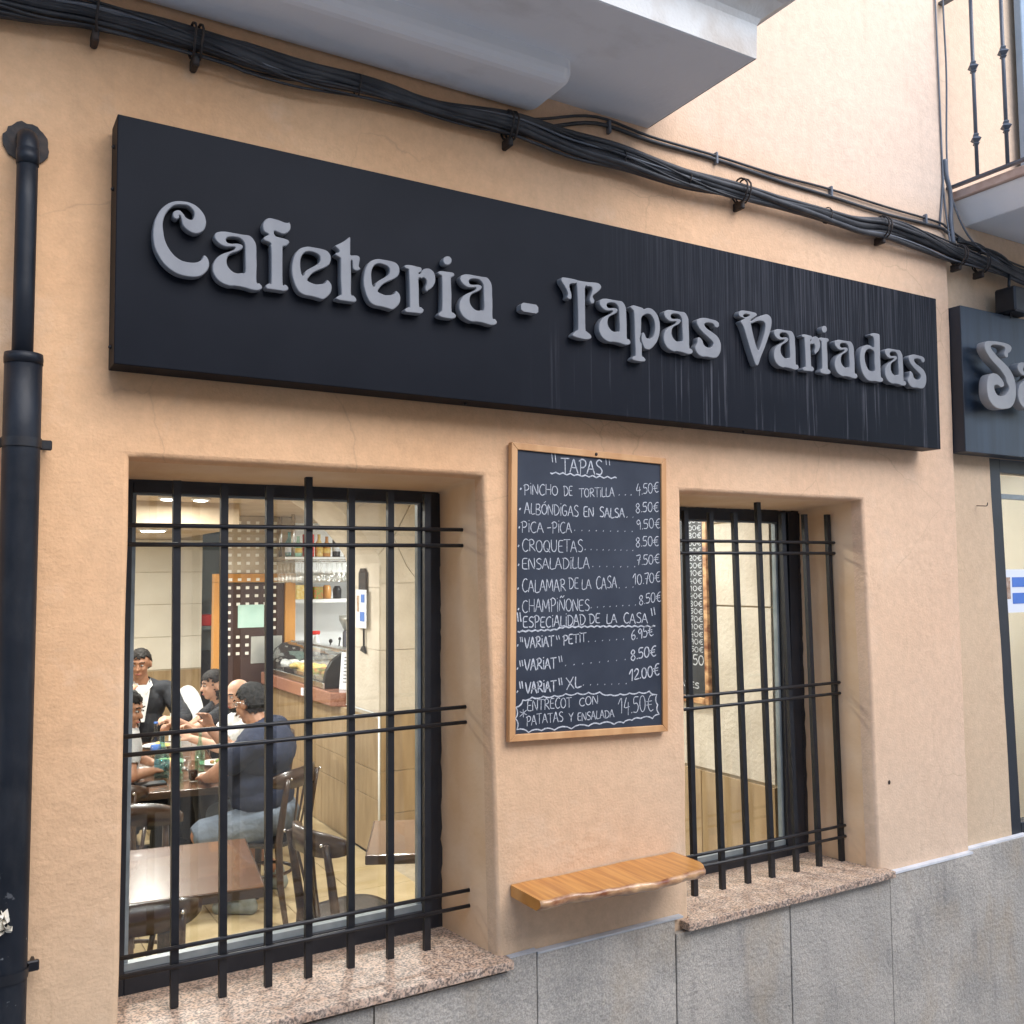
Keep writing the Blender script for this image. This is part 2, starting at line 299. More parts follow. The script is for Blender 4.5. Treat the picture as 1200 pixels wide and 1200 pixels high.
M['crockery'] = mat('white_crockery', (0.82, 0.82, 0.80), (0.88, 0.88, 0.86), rough=0.2, scale=4)
M['food'] = mat('yellow_food', (0.75, 0.50, 0.10), (0.85, 0.7, 0.35), rough=0.6, scale=40, bump=0.6)
M['salad'] = mat('green_salad', (0.10, 0.28, 0.04), (0.5, 0.12, 0.05), rough=0.6, scale=40, bump=0.6)
M['red'] = mat('red_plastic', (0.7, 0.04, 0.03), None, rough=0.4)
M['blue'] = mat('blue_print', (0.06, 0.16, 0.50), (0.08, 0.2, 0.6), rough=0.6, scale=8)
M['paper'] = mat('white_paper', (0.72, 0.75, 0.80), (0.78, 0.81, 0.86), rough=0.7, scale=3)
M['creampaper'] = mat('cream_paper', (0.66, 0.60, 0.48), (0.72, 0.68, 0.58), rough=0.8, scale=30)
M['ink'] = mat('grey_print', (0.12, 0.12, 0.14), None, rough=0.7)
M['photo'] = mat('brown_photo_print', (0.30, 0.17, 0.10), (0.5, 0.38, 0.3), rough=0.5, scale=60)
M['seatblack'] = mat('black_seat', (0.015, 0.013, 0.013), (0.03, 0.026, 0.026), rough=0.25, scale=8)
M['lampglow'] = emis('lamp_diffuser', (1.0, 0.95, 0.86), 9.0)
M['skin1'] = mat('tanned_skin', (0.34, 0.165, 0.095), (0.42, 0.21, 0.125), rough=0.5, scale=14, bump=0.1)
M['skin2'] = mat('light_skin', (0.48, 0.27, 0.18), (0.56, 0.33, 0.23), rough=0.5, scale=14, bump=0.1)
M['hair'] = mat('black_hair', (0.006, 0.005, 0.004), (0.018, 0.013, 0.011), rough=0.6, spec=0.2, scale=60, bump=1.0, bscale=140)
M['hairgrey'] = mat('greying_hair', (0.008, 0.008, 0.009), (0.05, 0.05, 0.05), rough=0.7, spec=0.15, scale=90, bump=1.0, bscale=140)
M['navy'] = mat('navy_cotton', (0.018, 0.026, 0.058), (0.028, 0.038, 0.078), rough=0.85, scale=5, bump=0.5, bscale=14, bdist=0.02)
M['shorts'] = mat('blue_grey_cotton', (0.14, 0.175, 0.23), (0.2, 0.235, 0.29), rough=0.85, scale=7, bump=0.8, bscale=16, bdist=0.02)
M['whitecloth'] = mat('white_cotton', (0.62, 0.62, 0.62), (0.75, 0.75, 0.74), rough=0.85, scale=6, bump=0.5, bscale=14, bdist=0.02)
M['greycloth'] = mat('light_grey_cotton', (0.40, 0.40, 0.41), (0.52, 0.52, 0.52), rough=0.85, scale=6, bump=0.5, bscale=14, bdist=0.02)
M['blackcloth'] = mat('black_cloth', (0.012, 0.013, 0.018), (0.024, 0.025, 0.03), rough=0.85, scale=6, bump=0.5, bscale=14, bdist=0.02)
M['shoe'] = mat('grey_trainer', (0.22, 0.25, 0.25), (0.34, 0.37, 0.36), rough=0.7, scale=20)
M['eyewhite'] = mat('eye_white', (0.42, 0.40, 0.38), None, rough=0.2)
M['lip'] = mat('lips', (0.34, 0.10, 0.07), None, rough=0.4)

# ------------------------------------------------------------------ object helpers
def link(name, me, parent=None, loc=(0, 0, 0)):
    o = bpy.data.objects.new(name, me); COL.objects.link(o)
    o.location = loc
    if parent is not None: o.parent = parent
    return o

def tag(o, label=None, cat=None, group=None, kind=None):
    if label: o['label'] = label
    if cat: o['category'] = cat
    if group: o['group'] = group
    if kind: o['kind'] = kind
    return o

def thing(name, loc, label, cat, group=None, rz=0.0):
    o = bpy.data.objects.new(name, None); COL.objects.link(o); o.empty_display_size = 0.1
    o.location = loc; o.rotation_euler = (0, 0, rz)
    return tag(o, label, cat, group)

class B:
    """collects shapes in one mesh, in the coordinates it is given"""
    def __init__(s): s.bm = bmesh.new(); s.mi = 0; s.smooth = False
    def _f(s, vs):
        try:
            f = s.bm.faces.new(vs); f.material_index = s.mi; f.smooth = s.smooth; return f
        except ValueError: return None
    def box(s, x0, x1, y0, y1, z0, z1, bev=0.0, seg=1):
        vs = [s.bm.verts.new(c) for c in ((x0,y0,z0),(x1,y0,z0),(x1,y1,z0),(x0,y1,z0),(x0,y0,z1),(x1,y0,z1),(x1,y1,z1),(x0,y1,z1))]
        fs = [s._f([vs[i] for i in q]) for q in ((0,3,2,1),(4,5,6,7),(0,1,5,4),(1,2,6,5),(2,3,7,6),(3,0,4,7))]
        if bev > 0:
            es = list({e for f in fs for e in f.edges})
            bmesh.ops.bevel(s.bm, geom=es, offset=bev, segments=seg, affect='EDGES', profile=0.5)
        return s
    def poly(s, pts, vec):
        """prism: polygon pts swept by vec"""
        a = [s.bm.verts.new(p) for p in pts]; b = [s.bm.verts.new(Vector(p) + Vector(vec)) for p in pts]
        n = len(pts); s._f(a[::-1]); s._f(b)
        for i in range(n): s._f([a[i], a[(i+1) % n], b[(i+1) % n], b[i]])
        return s
    def quad(s, *p): s._f([s.bm.verts.new(q) for q in p]); return s
    def tube(s, pts, r, n=8, caps=True, flat=None):
        s.smooth = True
        pts = [Vector(p) for p in pts]; rings = []
        up = None
        for i, p in enumerate(pts):
            d = (pts[min(i+1, len(pts)-1)] - pts[max(i-1, 0)])
            if d.length < 1e-9: d = Vector((0, 0, 1))
            d.normalize()
            if up is None:
                up = Vector((0, 0, 1)) if abs(d.z) < 0.9 else Vector((0, 1, 0))
            a = d.cross(up)
            if a.length < 1e-6: a = d.orthogonal()
            a.normalize(); b = a.cross(d).normalized(); up = b
            rr = r[i] if isinstance(r, (list, tuple)) else r
            ra, rb = (rr, rr) if flat is None else (rr, rr * flat)
            rings.append([s.bm.verts.new(p + a * math.cos(t) * ra + b * math.sin(t) * rb) for t in [2*math.pi*k/n for k in range(n)]])
        for i in range(len(rings)-1):
            for k in range(n): s._f([rings[i][k], rings[i][(k+1) % n], rings[i+1][(k+1) % n], rings[i+1][k]])
        if caps: s._f(rings[0][::-1]); s._f(rings[-1])
        s.smooth = False
        return s
    def lathe(s, prof, cx=0, cy=0, n=16):
        s.smooth = True
        rings = []
        for (r, z) in prof:
            rings.append([s.bm.verts.new((cx + r*math.cos(2*math.pi*k/n), cy + r*math.sin(2*math.pi*k/n), z)) for k in range(n)])
        for i in range(len(rings)-1):
            for k in range(n): s._f([rings[i][k], rings[i][(k+1) % n], rings[i+1][(k+1) % n], rings[i+1][k]])
        s._f(rings[0][::-1]); s._f(rings[-1]); s.smooth = False
        return s
    def ball(s, c, r, n=10, m=7, sc=(1, 1, 1), q=None):
        s.smooth = True; c = Vector(c); rows = []
        for i in range(m+1):
            th = math.pi * i / m
            row = []
            for k in range(n):
                v = Vector((math.sin(th)*math.cos(2*math.pi*k/n)*sc[0], math.sin(th)*math.sin(2*math.pi*k/n)*sc[1], math.cos(th)*sc[2])) * r
                if q is not None: v = q @ v
                row.append(c + v)
            rows.append(row)
        top = s.bm.verts.new(rows[0][0]); bot = s.bm.verts.new(rows[-1][0])
        rr = [[s.bm.verts.new(p) for p in row] for row in rows[1:-1]]
        for k in range(n):
            s._f([top, rr[0][k], rr[0][(k+1) % n]]); s._f([rr[-1][(k+1) % n], rr[-1][k], bot])
        for i in range(len(rr)-1):
            for k in range(n): s._f([rr[i][k], rr[i+1][k], rr[i+1][(k+1) % n], rr[i][(k+1) % n]])
        s.smooth = False
        return s
    def mesh(s, name, mats, org=(0, 0, 0)):
        bmesh.ops.recalc_face_normals(s.bm, faces=s.bm.faces[:])
        if tuple(org) != (0, 0, 0): bmesh.ops.translate(s.bm, verts=s.bm.verts[:], vec=-Vector(org))
        me = bpy.data.meshes.new(name); s.bm.to_mesh(me); s.bm.free()
        for m in (mats if isinstance(mats, (list, tuple)) else [mats]): me.materials.append(m)
        return me
    def obj(s, name, mats, parent=None, org=None):
        """top-level: origin at org, coordinates given in the world.  child: coordinates of an unrotated parent's world frame"""
        if parent is None:
            o0 = org or (0, 0, 0)
            return link(name, s.mesh(name, mats, o0), None, o0)
        base = Vector((0, 0, 0)); q = parent
        while q is not None: base = base + q.location; q = q.parent
        return link(name, s.mesh(name, mats, tuple(base)), parent)

def copy_tree(o, parent=None):
    c = o.copy(); COL.objects.link(c)
    if parent is not None: c.parent = parent
    for ch in list(o.children): copy_tree(ch, c)
    return c

_tile_cache = {}
def tiles(parent, name, axis, plane, u0, u1, v0, v1, tw, th, m, gap=0.004, thick=0.008, off=0.0, sign=-1, skip=None):
    """one object per tile. axis 'X': tiles on the plane x=plane (u=y, v=z); 'Y': on y=plane (u=x, v=z); 'Z': on z=plane (u=x, v=y).
    sign: the side of the plane the tile face stands proud of"""
    base = Vector((0, 0, 0)); q = parent
    while q is not None: base = base + q.location; q = q.parent
    v = v0; row = 0
    while v < v1 - 0.02:
        vb = min(v + th, v1); u = u0 - (off if row % 2 else 0)
        while u < u1 - 0.02:
            ua, ub = max(u, u0), min(u + tw, u1); u += tw
            if ub - ua < 0.03: continue
            if skip and skip((ua+ub)/2, (v+vb)/2): continue
            w, h = ub - ua - gap, vb - v - gap
            key = (axis, round(w, 3), round(h, 3), sign, m.name, thick)
            if key not in _tile_cache:
                b = B(); t0, t1 = (0, thick) if sign > 0 else (-thick, 0)
                if axis == 'X': b.box(t0, t1, -w/2, w/2, -h/2, h/2, 0.0015)
                elif axis == 'Y': b.box(-w/2, w/2, t0, t1, -h/2, h/2, 0.0015)
                else: b.box(-w/2, w/2, -h/2, h/2, t0, t1, 0.0015)
                _tile_cache[key] = b.mesh(name, m)
            c, d = (ua+ub)/2, (v+vb)/2
            p = Vector((plane, c, d)) if axis == 'X' else Vector((c, plane, d)) if axis == 'Y' else Vector((c, d, plane))
            link(name, _tile_cache[key], parent, p - base)
        v += th; row += 1

def catmull(pts, n=4, closed=True):
    out = []; N_ = len(pts)
    rngi = range(N_) if closed else range(N_-1)
    for i in rngi:
        g = (lambda k: pts[k % N_]) if closed else (lambda k: pts[max(0, min(N_-1, k))])
        p0, p1, p2, p3 = g(i-1), g(i), g(i+1), g(i+2)
        for k in range(n):
            t = k / n
            out.append(tuple(0.5*((2*p1[j]) + (-p0[j]+p2[j])*t + (2*p0[j]-5*p1[j]+4*p2[j]-p3[j])*t*t + (-p0[j]+3*p1[j]-3*p2[j]+p3[j])*t**3) for j in range(len(p1))))
    if not closed: out.append(tuple(pts[-1]))
    return out
# ------------------------------------------------------------------ the cafe building: wall with two deep openings
building = thing('cafe_building', (0, 0, 0), 'ochre stucco facade with two deep barred windows over a grey granite plinth', 'building')

def wob(x, z):
    return 0.006*noise.noise(Vector((x*1.1, 3.1, z*1.1))) + 0.0035*noise.noise(Vector((x*3.3, 9.0, z*3.3))) + 0.0012*noise.noise(Vector((x*11, 1.7, z*11)))
OPEN = [(0.426, 1.556, 0.700, 2.370, 0.0, 0.050, 1.563), (2.430, 3.480, 0.690, 2.352, 0.0, 0.036, 3.452)]
XR = 4.145
def frange(a, b, st):
    n = max(1, int(round((b-a)/st))); return [a + (b-a)*i/n for i in range(n+1)]
RB = 0.014
xb = [-2.0]; zb = [0.0]
xs = sorted(set([round(v, 5) for v in frange(-2.0, OPEN[0][0]-RB, .09) + frange(OPEN[0][0]-RB, OPEN[0][1]+RB, .045) + frange(OPEN[0][1]+RB, OPEN[1][0]-RB, .045) + frange(OPEN[1][0]-RB, OPEN[1][1]+RB, .045) + frange(OPEN[1][1]+RB, XR, .045)]))
zlines = [0.0, 0.69-RB, 0.70-RB, 2.352+RB, 2.370+RB, 5.2, 9.0]
zs = []
for a, b, st in ((0.0, .69-RB, .2), (.69-RB, .70-RB, .5), (.70-RB, 2.352+RB, .045), (2.352+RB, 2.37+RB, .5), (2.37+RB, 5.2, .055), (5.2, 9.0, .6)):
    zs += frange(a, b, st)
zs = sorted(set(round(v, 5) for v in zs))
def warp(x, z):
    for (x0, x1, z0, z1, dy, splay, xin) in OPEN:
        w = math.exp(-((x - x1)/0.07)**2)
        if z < z1+.1: x += w * splay * max(0, min(1, (z1 - z)/(z1 - z0)))
    return x
bm = bmesh.new()
grid = {}
def gv(i, k):
    if (i, k) not in grid:
        x, z = xs[i], zs[k]; grid[(i, k)] = bm.verts.new((warp(x, z), wob(x, z), z))
    return grid[(i, k)]
def inside(x, z):
    for (x0, x1, z0, z1, *_) in OPEN:
        if x0-RB-1e-4 < x < x1+RB+1e-4 and z0-RB-1e-4 < z < z1+RB+1e-4: return True
    return False
for i in range(len(xs)-1):
    for k in range(len(zs)-1):
        if inside((xs[i]+xs[i+1])/2, (zs[k]+zs[k+1])/2): continue
        f = bm.faces.new((gv(i, k), gv(i+1, k), gv(i+1, k+1), gv(i, k+1))); f.smooth = True
DEP = 0.45
for (x0, x1, z0, z1, dy, splay, xin) in OPEN:
    xe = [x for x in xs if x0-RB-1e-4 <= x <= x1+RB+1e-4]; ze = [z for z in zs if z0-RB-1e-4 <= z <= z1+RB+1e-4]
    loop = [(x, ze[0]) for x in xe[:-1]] + [(xe[-1], z) for z in ze[:-1]] + [(x, ze[-1]) for x in reversed(xe[1:])] + [(xe[0], z) for z in reversed(ze[1:])]
    prof = [(-RB, 0.0), (-RB*0.5, RB*0.13), (-RB*0.13, RB*0.5), (0.0, RB), (0.0, .06), (0.0, .12), (0.0, .20), (0.0, .28), (0.0, .36), (0.0, DEP)]
    rings = []
    for (o, y) in prof:
        row = []
        for (x, z) in loop:
            tx = (x - xe[0])/(xe[-1]-xe[0]); tz = (z - ze[0])/(ze[-1]-ze[0])
            X = (x0 + o) + tx*((x1 - o) - (x0 + o)); Z = (z0 + o) + tz*((z1 - o) - (z0 + o))
            t = y / 0.40
            if y < RB*1.01 and o < 0 and y == 0.0:
                row.append(bm.verts.new((warp(x, z), wob(x, z), z))); continue
            Xe = x1 + splay*max(0, min(1, (z1 - Z)/(z1-z0)))          # right edge at the face, leaning out towards the sill
            Xr = Xe + (xin - Xe)*min(1, t)
            X = x0 + (X - x0)*((Xr - x0)/(x1 - x0))
            Zt = z1 - 0.035*min(1, t); Z = z0 + (Z - z0)*((Zt - z0)/(z1 - z0))
            nn = 0.004*noise.noise(Vector((X*4 + y*7, y*9, Z*4))) * (1 if y > RB else .6)
            row.append(bm.verts.new((X + nn, wob(x, z)*(1 - min(1, t)) + y, Z + nn)))
        rings.append(row)
    n = len(loop)
    for a in range(len(rings)-1):
        for k in range(n):
            f = bm.faces.new((rings[a][k], rings[a][(k+1) % n], rings[a+1][(k+1) % n], rings[a+1][k])); f.smooth = True
            if a > 3: f.material_index = 1
# right hand return where the wall steps back
bmesh.ops.recalc_face_normals(bm, faces=bm.faces[:])
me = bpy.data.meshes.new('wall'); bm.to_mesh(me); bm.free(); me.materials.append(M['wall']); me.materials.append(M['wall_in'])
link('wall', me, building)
b = B(); b.box(XR-0.02, XR-0.004, 0.01, 0.09, 0.0, 9.0); b.obj('wall_return', M['wall'], building)
# inner face of the facade wall, as boxes round the openings
b = B()
for (xa, xb_, za, zb_) in ((-2.0, .42, 0, 9), (.42, 1.60, 0, .68), (.42, 1.60, 2.40, 9), (1.60, 2.42, 0, 9), (2.42, 3.53, 0, .67), (2.42, 3.53, 2.38, 9), (3.53, 4.12, 0, 9)):
    b.box(xa, xb_-.001, 0.40 if not (xa in (.42, 2.42)) else .40, .452, za, zb_)
b.obj('inner_wall_face', M['cream'], building)
b = B(); b.box(-2.0, 8.0, 0.05, 8.0, 8.98, 9.2); b.obj('roof', M['opp'], building)
b = B(); b.box(-2.05, -2.0, 0.0, 8.0, 0, 9); b.box(-2.0, 8.0, 8.0, 8.05, 0, 9); b.obj('rear_wall', M['opp'], building)

# granite plinth: one slab after another, each with its own height
slabs = [(-2.0, -1.35, .70), (-1.345, -.72, .70), (-.715, -.10, .70), (-.095, .385, .70), (.39, 1.150, .722), (1.155, 1.737, .722), (1.742, 2.342, .757),
         (2.347, 2.936, .704), (2.941, 3.548, .706), (3.553, 4.150, .716)]
for i, (xa, xb_, zt) in enumerate(slabs):
    b = B()
    if i == 5:   # the slab under the sill end is cut round it
        b.poly([(xa, 0, -.6), (xb_, 0, -.6), (xb_, 0, .764), (1.622, 0, .764), (1.622, 0, .722), (xa, 0, .722)], (0, -.024, 0))
    else:
        b.box(xa, xb_, -.024 - .001*(i % 3), 0.0, -.6, zt, .002)
    b.obj('granite_slab', M['granite'], building)
b = B()
b.poly([(1.632, -.001, .765), (1.742, -.001, .768), (1.742, -.026, .7655), (1.632, -.026, .7655)], (0, 0, .003))
b.poly([(1.742, -.001, .758), (2.380, -.001, .7575), (2.380, -.027, .7575), (1.742, -.027, .7575)], (0, 0, .007))
b.obj('mortar_edge', M['mortar_grey'], building)
b = B(); b.poly([(3.555, .001, .717), (4.143, .001, .717), (4.143, -.026, .717), (3.555, -.028, .717)], (0, 0, .010))
b.obj('mortar_edge', M['mortar'], building)

# sills, windows, grilles
def sill(x0, x1f, xin, zt, left_out):
    b = B()
    pts = [(x0 - left_out, -.055, 0), (x1f, -.055, 0), (x1f, -.004, 0), (xin + .02, .40, 0), (x0 + .003, .40, 0), (x0 + .003, .0, 0), (x0 - left_out, 0.0, 0)]
    b.poly([(p[0], p[1], zt - .028) for p in pts], (0, 0, .028))
    o = b.obj('stone_sill', M['sill'], building)
    m = o.modifiers.new('bevel', 'BEVEL'); m.width = .003; m.segments = 2; m.limit_method = 'ANGLE'
sill(.426, 1.632, 1.563, .768, .04)
sill(2.430, 3.553, 3.452, .742, .045)

def window(x0, x1, z0, z1, gx0, gx1, gz0, gz1, sash):
    w = bpy.data.objects.new('window', None); COL.objects.link(w); w.parent = building; w.location = (x0, .36, z0)
    b = B()
    y0, y1 = .345, .40
    b.box(x0, gx0, y0, y1, z0, z1, .002); b.box(gx1, x1, y0, y1, z0, z1, .002)
    b.box(gx0, gx1, y0, y1, gz1, z1, .002); b.box(gx0, gx1, y0, y1, z0, gz0, .002)
    if sash:   # opening leaf: a slimmer frame set just behind, plus the cover strip
        b.box(gx1 + .045, gx1 + .055, y0 - .012, y0 + .001, z0, z1)
        b.box(gx1 - .001, gx1 + .020, y0 - .006, y0 + .001, gz0, gz1)
    b.obj('frame', M['frame'], w)
    b = B(); t = .013
    b.box(gx0, gx1, .355, .385, gz0, gz0 + t*1.7); b.box(gx0, gx1, .362, .385, gz1 - t*.5, gz1)
    b.box(gx1 - t, gx1, .362, .385, gz0 + t, gz1 - t*.5); b.box(gx0, gx0 + t, .362, .385, gz0 + t, gz1 - t*.5)
    b.obj('glazing_bead', M['bead'], w)
    b = B(); b.box(gx0, gx1, .372, .377, gz0, gz1); b.obj('pane', M['glass'], w)
    # ragged black sealant over the stucco
    b = B(); r = random.Random(int(x0*100))
    def rag(pts_a, pts_b):
        for i in range(len(pts_a)-1): b.quad(pts_a[i], pts_a[i+1], pts_b[i+1], pts_b[i])
    n = 40
    top = [(x0 + (x1-x0)*i/n, .343, z1 - .004) for i in range(n+1)]
    topb = [(p[0], .342, p[2] + .010 + .012*r.random()) for p in top]; rag(top, topb)
    rt = [(x1 - .004, .343, z0 + (z1-z0)*i/n) for i in range(n+1)]
    rtb = [(p[0] + .008 + .012*r.random(), .342, p[2]) for p in rt]; rag(rt, rtb)
    b.obj('sealant', M['black'], w)
window(.430, 1.556, .765, 2.335, .492, 1.492, .835, 2.300, False)
window(2.434, 3.448, .738, 2.312, 2.500, 3.325, .792, 2.268, True)

def grille(verts, rails, xr0, xr1, y):
    g = bpy.data.objects.new('window_grille', None); COL.objects.link(g); g.parent = building; g.location = (xr0, y, rails[-1][0])
    for (xt, xbm, zt, zb_) in verts:
        b = B(); w, d = .0112, .0095
        b.poly([(xbm - w, y - d, zb_), (xbm + w, y - d, zb_), (xt + w, y - d, zt), (xt - w, y - d, zt)], (0, 2*d, 0))
        b.obj('bar', M['iron'], g)
    for k, (z, zr) in enumerate(rails):
        b = B(); yy = y - .0165
        b.tube([(xr0, yy + .002, z), ((xr0+xr1)/2, yy, (z+zr)/2), (xr1 + .012, yy + .002, zr)], .0068, 8)
        b.obj('rail', M['iron'], g)
grille([(.590, .606, 2.326, .772), (.732, .746, 2.322, .770), (.874, .885, 2.318, .769), (1.003, 1.013, 2.362, .768), (1.150, 1.155, 2.323, .767), (1.291, 1.293, 2.317, .766), (1.429, 1.427, 2.315, .764)],
       [(2.187, 2.193), (2.130, 2.137), (1.572, 1.572), (1.519, 1.519), (.947, .943), (.893, .890)], .420, 1.572, .180)
grille([(2.597, 2.611, 2.290, .737), (2.734, 2.761, 2.286, .737), (2.870, 2.903, 2.287, .734), (3.008, 3.043, 2.342, .733), (3.155, 3.190, 2.292, .732), (3.297, 3.332, 2.293, .731), (3.446, 3.478, 2.296, .728)],
       [(2.165, 2.167), (2.115, 2.119), (1.536, 1.535), (1.486, 1.487), (.905, .900), (.856, .852)], 2.424, 3.492, .170)

# left hand balcony: slab, thicker plate by the wall, moulded fascia
b = B()
b.box(-2.0, 2.300, -.572, .01, 3.766, 3.93, .004)
b.obj('balcony_slab', M['balcony'], building)
b = B(); b.box(-2.0, 1.776, -.262, .01, 3.684, 3.82, .045, 4); b.obj('balcony_underside_plate', M['balcony'], building)
b = B()
prof = [(-.573, 3.768), (-.576, 3.885), (-.586, 3.905), (-.612, 3.925), (-.640, 3.945), (-.668, 3.955), (-.668, 3.985), (-.56, 3.985)]
ring = []
for (y, z) in prof:   # swept along the front and round the right corner
    o = -.572 - y
    ring.append([(-2.0, y, z), (2.302 + o, y, z), (2.302 + o, .01, z)])
for i in range(len(ring)-1):
    for k in range(2): b.quad(ring[i][k], ring[i][k+1], ring[i+1][k+1], ring[i+1][k])
b.obj('balcony_fascia', M['fascia'], building)
b = B(); b.box(-1.98, 2.39, -.66, .01, 3.987, 4.02, .003); b.obj('balcony_floor_stone', M['balc_stone'], building)

# ------------------------------------------------------------------ the next house to the right: wall set back 3 cm
house = thing('neighbouring_building', (4.15, .03, 0), 'pale peach stucco house beyond the step in the facade with a dark framed shop opening', 'building')
bm = bmesh.new(); SO = 4.485
def wall_patch(xa, xb_, za, zb_, st):
    X = frange(xa, xb_, st); Z = frange(za, zb_, st); vv = [[bm.verts.new((x + (0.061*max(0, (2.6 - z)/1.9) if (abs(x-SO) < 1e-6 and z < 2.6) else 0), .032 + wob(x, z), z)) for z in Z] for x in X]
    for i in range(len(X)-1):
        for k in range(len(Z)-1):
            f = bm.faces.new((vv[i][k], vv[i+1][k], vv[i+1][k+1], vv[i][k+1])); f.smooth = True
wall_patch(XR - .002, SO, 0, 2.60, .06); wall_patch(XR - .002, 9.0, 2.60, 5.4, .07); wall_patch(XR - .002, 9.0, 5.4, 9.0, .6); wall_patch(6.6, 9.0, 0, 2.6, .2)
bmesh.ops.translate(bm, verts=bm.verts[:], vec=(-4.15, -.03, 0))
me = bpy.data.meshes.new('wall'); bm.to_mesh(me); bm.free(); 
M['wall2'] = stucco('peach_stucco', (0.60, 0.42, 0.27), (0.68, 0.51, 0.35), (0.62, 0.50, 0.38)); me.materials.append(M['wall2'])
link('wall', me, house)
b = B(); b.box(4.49, 6.6, .04, .25, 2.602, 2.61); b.obj('opening_reveal', M['wall2'], house)
for xa, xc in ((4.156, 4.64), (4.645, 5.33), (5.335, 5.94), (5.945, 6.6)):
    b = B(); b.box(xa, xc, .004, .03, -.6, .722, .002); b.obj('granite_slab', M['granite'], house)
b = B(); b.box(4.56, 6.6, .035, .25, -.6, .70); b.obj('dwarf_wall', M['wall2'], house)
b = B(); b.box(4.150, 4.638, .006, .034, .723, .732); b.obj('mortar_edge', M['mortar'], house)
w = bpy.data.objects.new('shop_window', None); COL.objects.link(w); w.parent = house; w.location = (.5, .07, .7)
b = B()
b.poly([(4.486, .036, 2.60), (4.572, .036, 2.60), (4.632, .036, .701), (4.546, .036, .701)], (0, .06, 0))
b.box(4.573, 6.58, .036, .096, 2.53, 2.60, .003); b.box(5.50, 5.56, .036, .096, .78, 2.52, .003); b.box(6.52, 6.58, .036, .096, .78, 2.52, .003); b.box(4.633, 6.58, .036, .096, .701, .78, .003)
b.obj('frame', M['frame'], w)
b = B(); b.poly([(4.574, .050, 2.52), (4.584, .050, 2.52), (4.640, .050, .78), (4.630, .050, .78)], (0, .03, 0)); b.box(4.585, 5.5, .050, .08, 2.40, 2.425); b.obj('glazing_bead', M['bead'], w)
b = B(); b.box(4.575, 6.52, .062, .067, .78, 2.52); b.obj('pane', M['glass'], w)
b = B(); b.box(4.3, 4.315, .3, 3.5, 0, 2.9); b.box(4.3, 8.0, 3.5, 3.52, 0, 2.9); b.box(7.2, 7.22, .4, 3.5, 0, 2.9); b.obj('shop_inner_wall', M['cream'], house)
b = B(); b.box(4.3, 7.2, .3, 3.5, 2.9, 2.92); b.obj('shop_ceiling', M['white'], house)
b = B(); b.box(4.3, 7.2, .3, 3.5, -.02, 0.002); b.obj('shop_floor', M['tan'], house)
for k in range(6):
    b = B(); b.box(4.53 + k*.6, 4.53 + k*.6 + .594, 3.488, 3.499, 0, 1.1, .001); b.obj('wall_tile', M['tan'], house)
lampm = bpy.data.lights.new('added_shop_light', 'AREA'); lampm.energy = 7; lampm.size = .8; lampm.color = (1, .92, .78)  # area light and lamp added out of view to brighten the shop interior
lo = bpy.data.objects.new('added_shop_light', lampm); COL.objects.link(lo); lo.location = (5.9, 2.0, 2.86)
lo.parent = None
sl = thing('added_shop_lamp', (5.9, 2.0, 2.9), 'white square ceiling lamp, unseen, added to light the shop at the right edge', 'lamp')
b = B(); b.box(5.5, 6.3, 1.6, 2.4, 2.872, 2.9, .004); b.obj('housing', M['white'], sl)
b = B(); b.box(5.53, 6.27, 1.63, 2.37, 2.866, 2.872); b.obj('diffuser', M['lampglow'], sl)
# right balcony
b = B()
b.poly([(4.350, 0.03, 3.766), (4.262, .03, 3.870), (8.8, .03, 3.870), (8.8, .03, 3.766)], (0, -1.15, 0)); b.obj('balcony_slab', M['balcony_w'], house)
b = B(); b.poly([(4.355, 0.03, 3.7665), (8.8, .03, 3.7665), (8.8, -1.118, 3.7665), (4.355, -1.118, 3.7665)], (0, 0, -.004)); b.obj('balcony_underside', M['balcony'], house)
b = B(); b.box(4.240, 8.8, -1.14, .03, 3.872, 3.915, .004); b.obj('balcony_stone_edge', M['balc_stone'], house)
rl = bpy.data.objects.new('balcony_railing', None); COL.objects.link(rl); rl.parent = house; rl.location = (.07, -.1, 3.93)
b = B(); b.box(4.210, 4.236, -1.12, .03, 3.925, 3.937); b.box(4.21, 8.8, -1.125, -1.10, 3.925, 3.937); b.box(4.205, 4.241, -1.13, .03, 4.88, 4.892); b.box(4.2, 8.8, -1.14, -1.09, 4.88, 4.892)
b.obj('rail', M['rail'], rl)
def baluster(x, y):
    b = B(); b.tube([(x, y, 3.93), (x, y, 4.885)], .0105, 4)
    for z in (4.118, 4.480):
        for (za, ra, zb_, rb_) in ((-.030, .011, -.022, .019), (-.022, .019, -.016, .012), (-.016, .012, .0, .030), (0, .030, .014, .014), (.014, .014, .024, .017), (.024, .017, .03, .011)):
            b.smooth = False
            rings = []
            for zz, rr in ((z+za, ra), (z+zb_, rb_)): rings.append([b.bm.verts.new((x + sx*rr, y + sy*rr, zz)) for sx, sy in ((1, 0), (0, 1), (-1, 0), (0, -1))])
            for k in range(4): b._f([rings[0][k], rings[0][(k+1) % 4], rings[1][(k+1) % 4], rings[1][k]])
    b.obj('baluster', M['rail'], rl)
for y in [-.132 - .152*k for k in range(7)]: baluster(4.22, y)
for x in [4.38 + .152*k for k in range(22)]: baluster(x, -1.112)
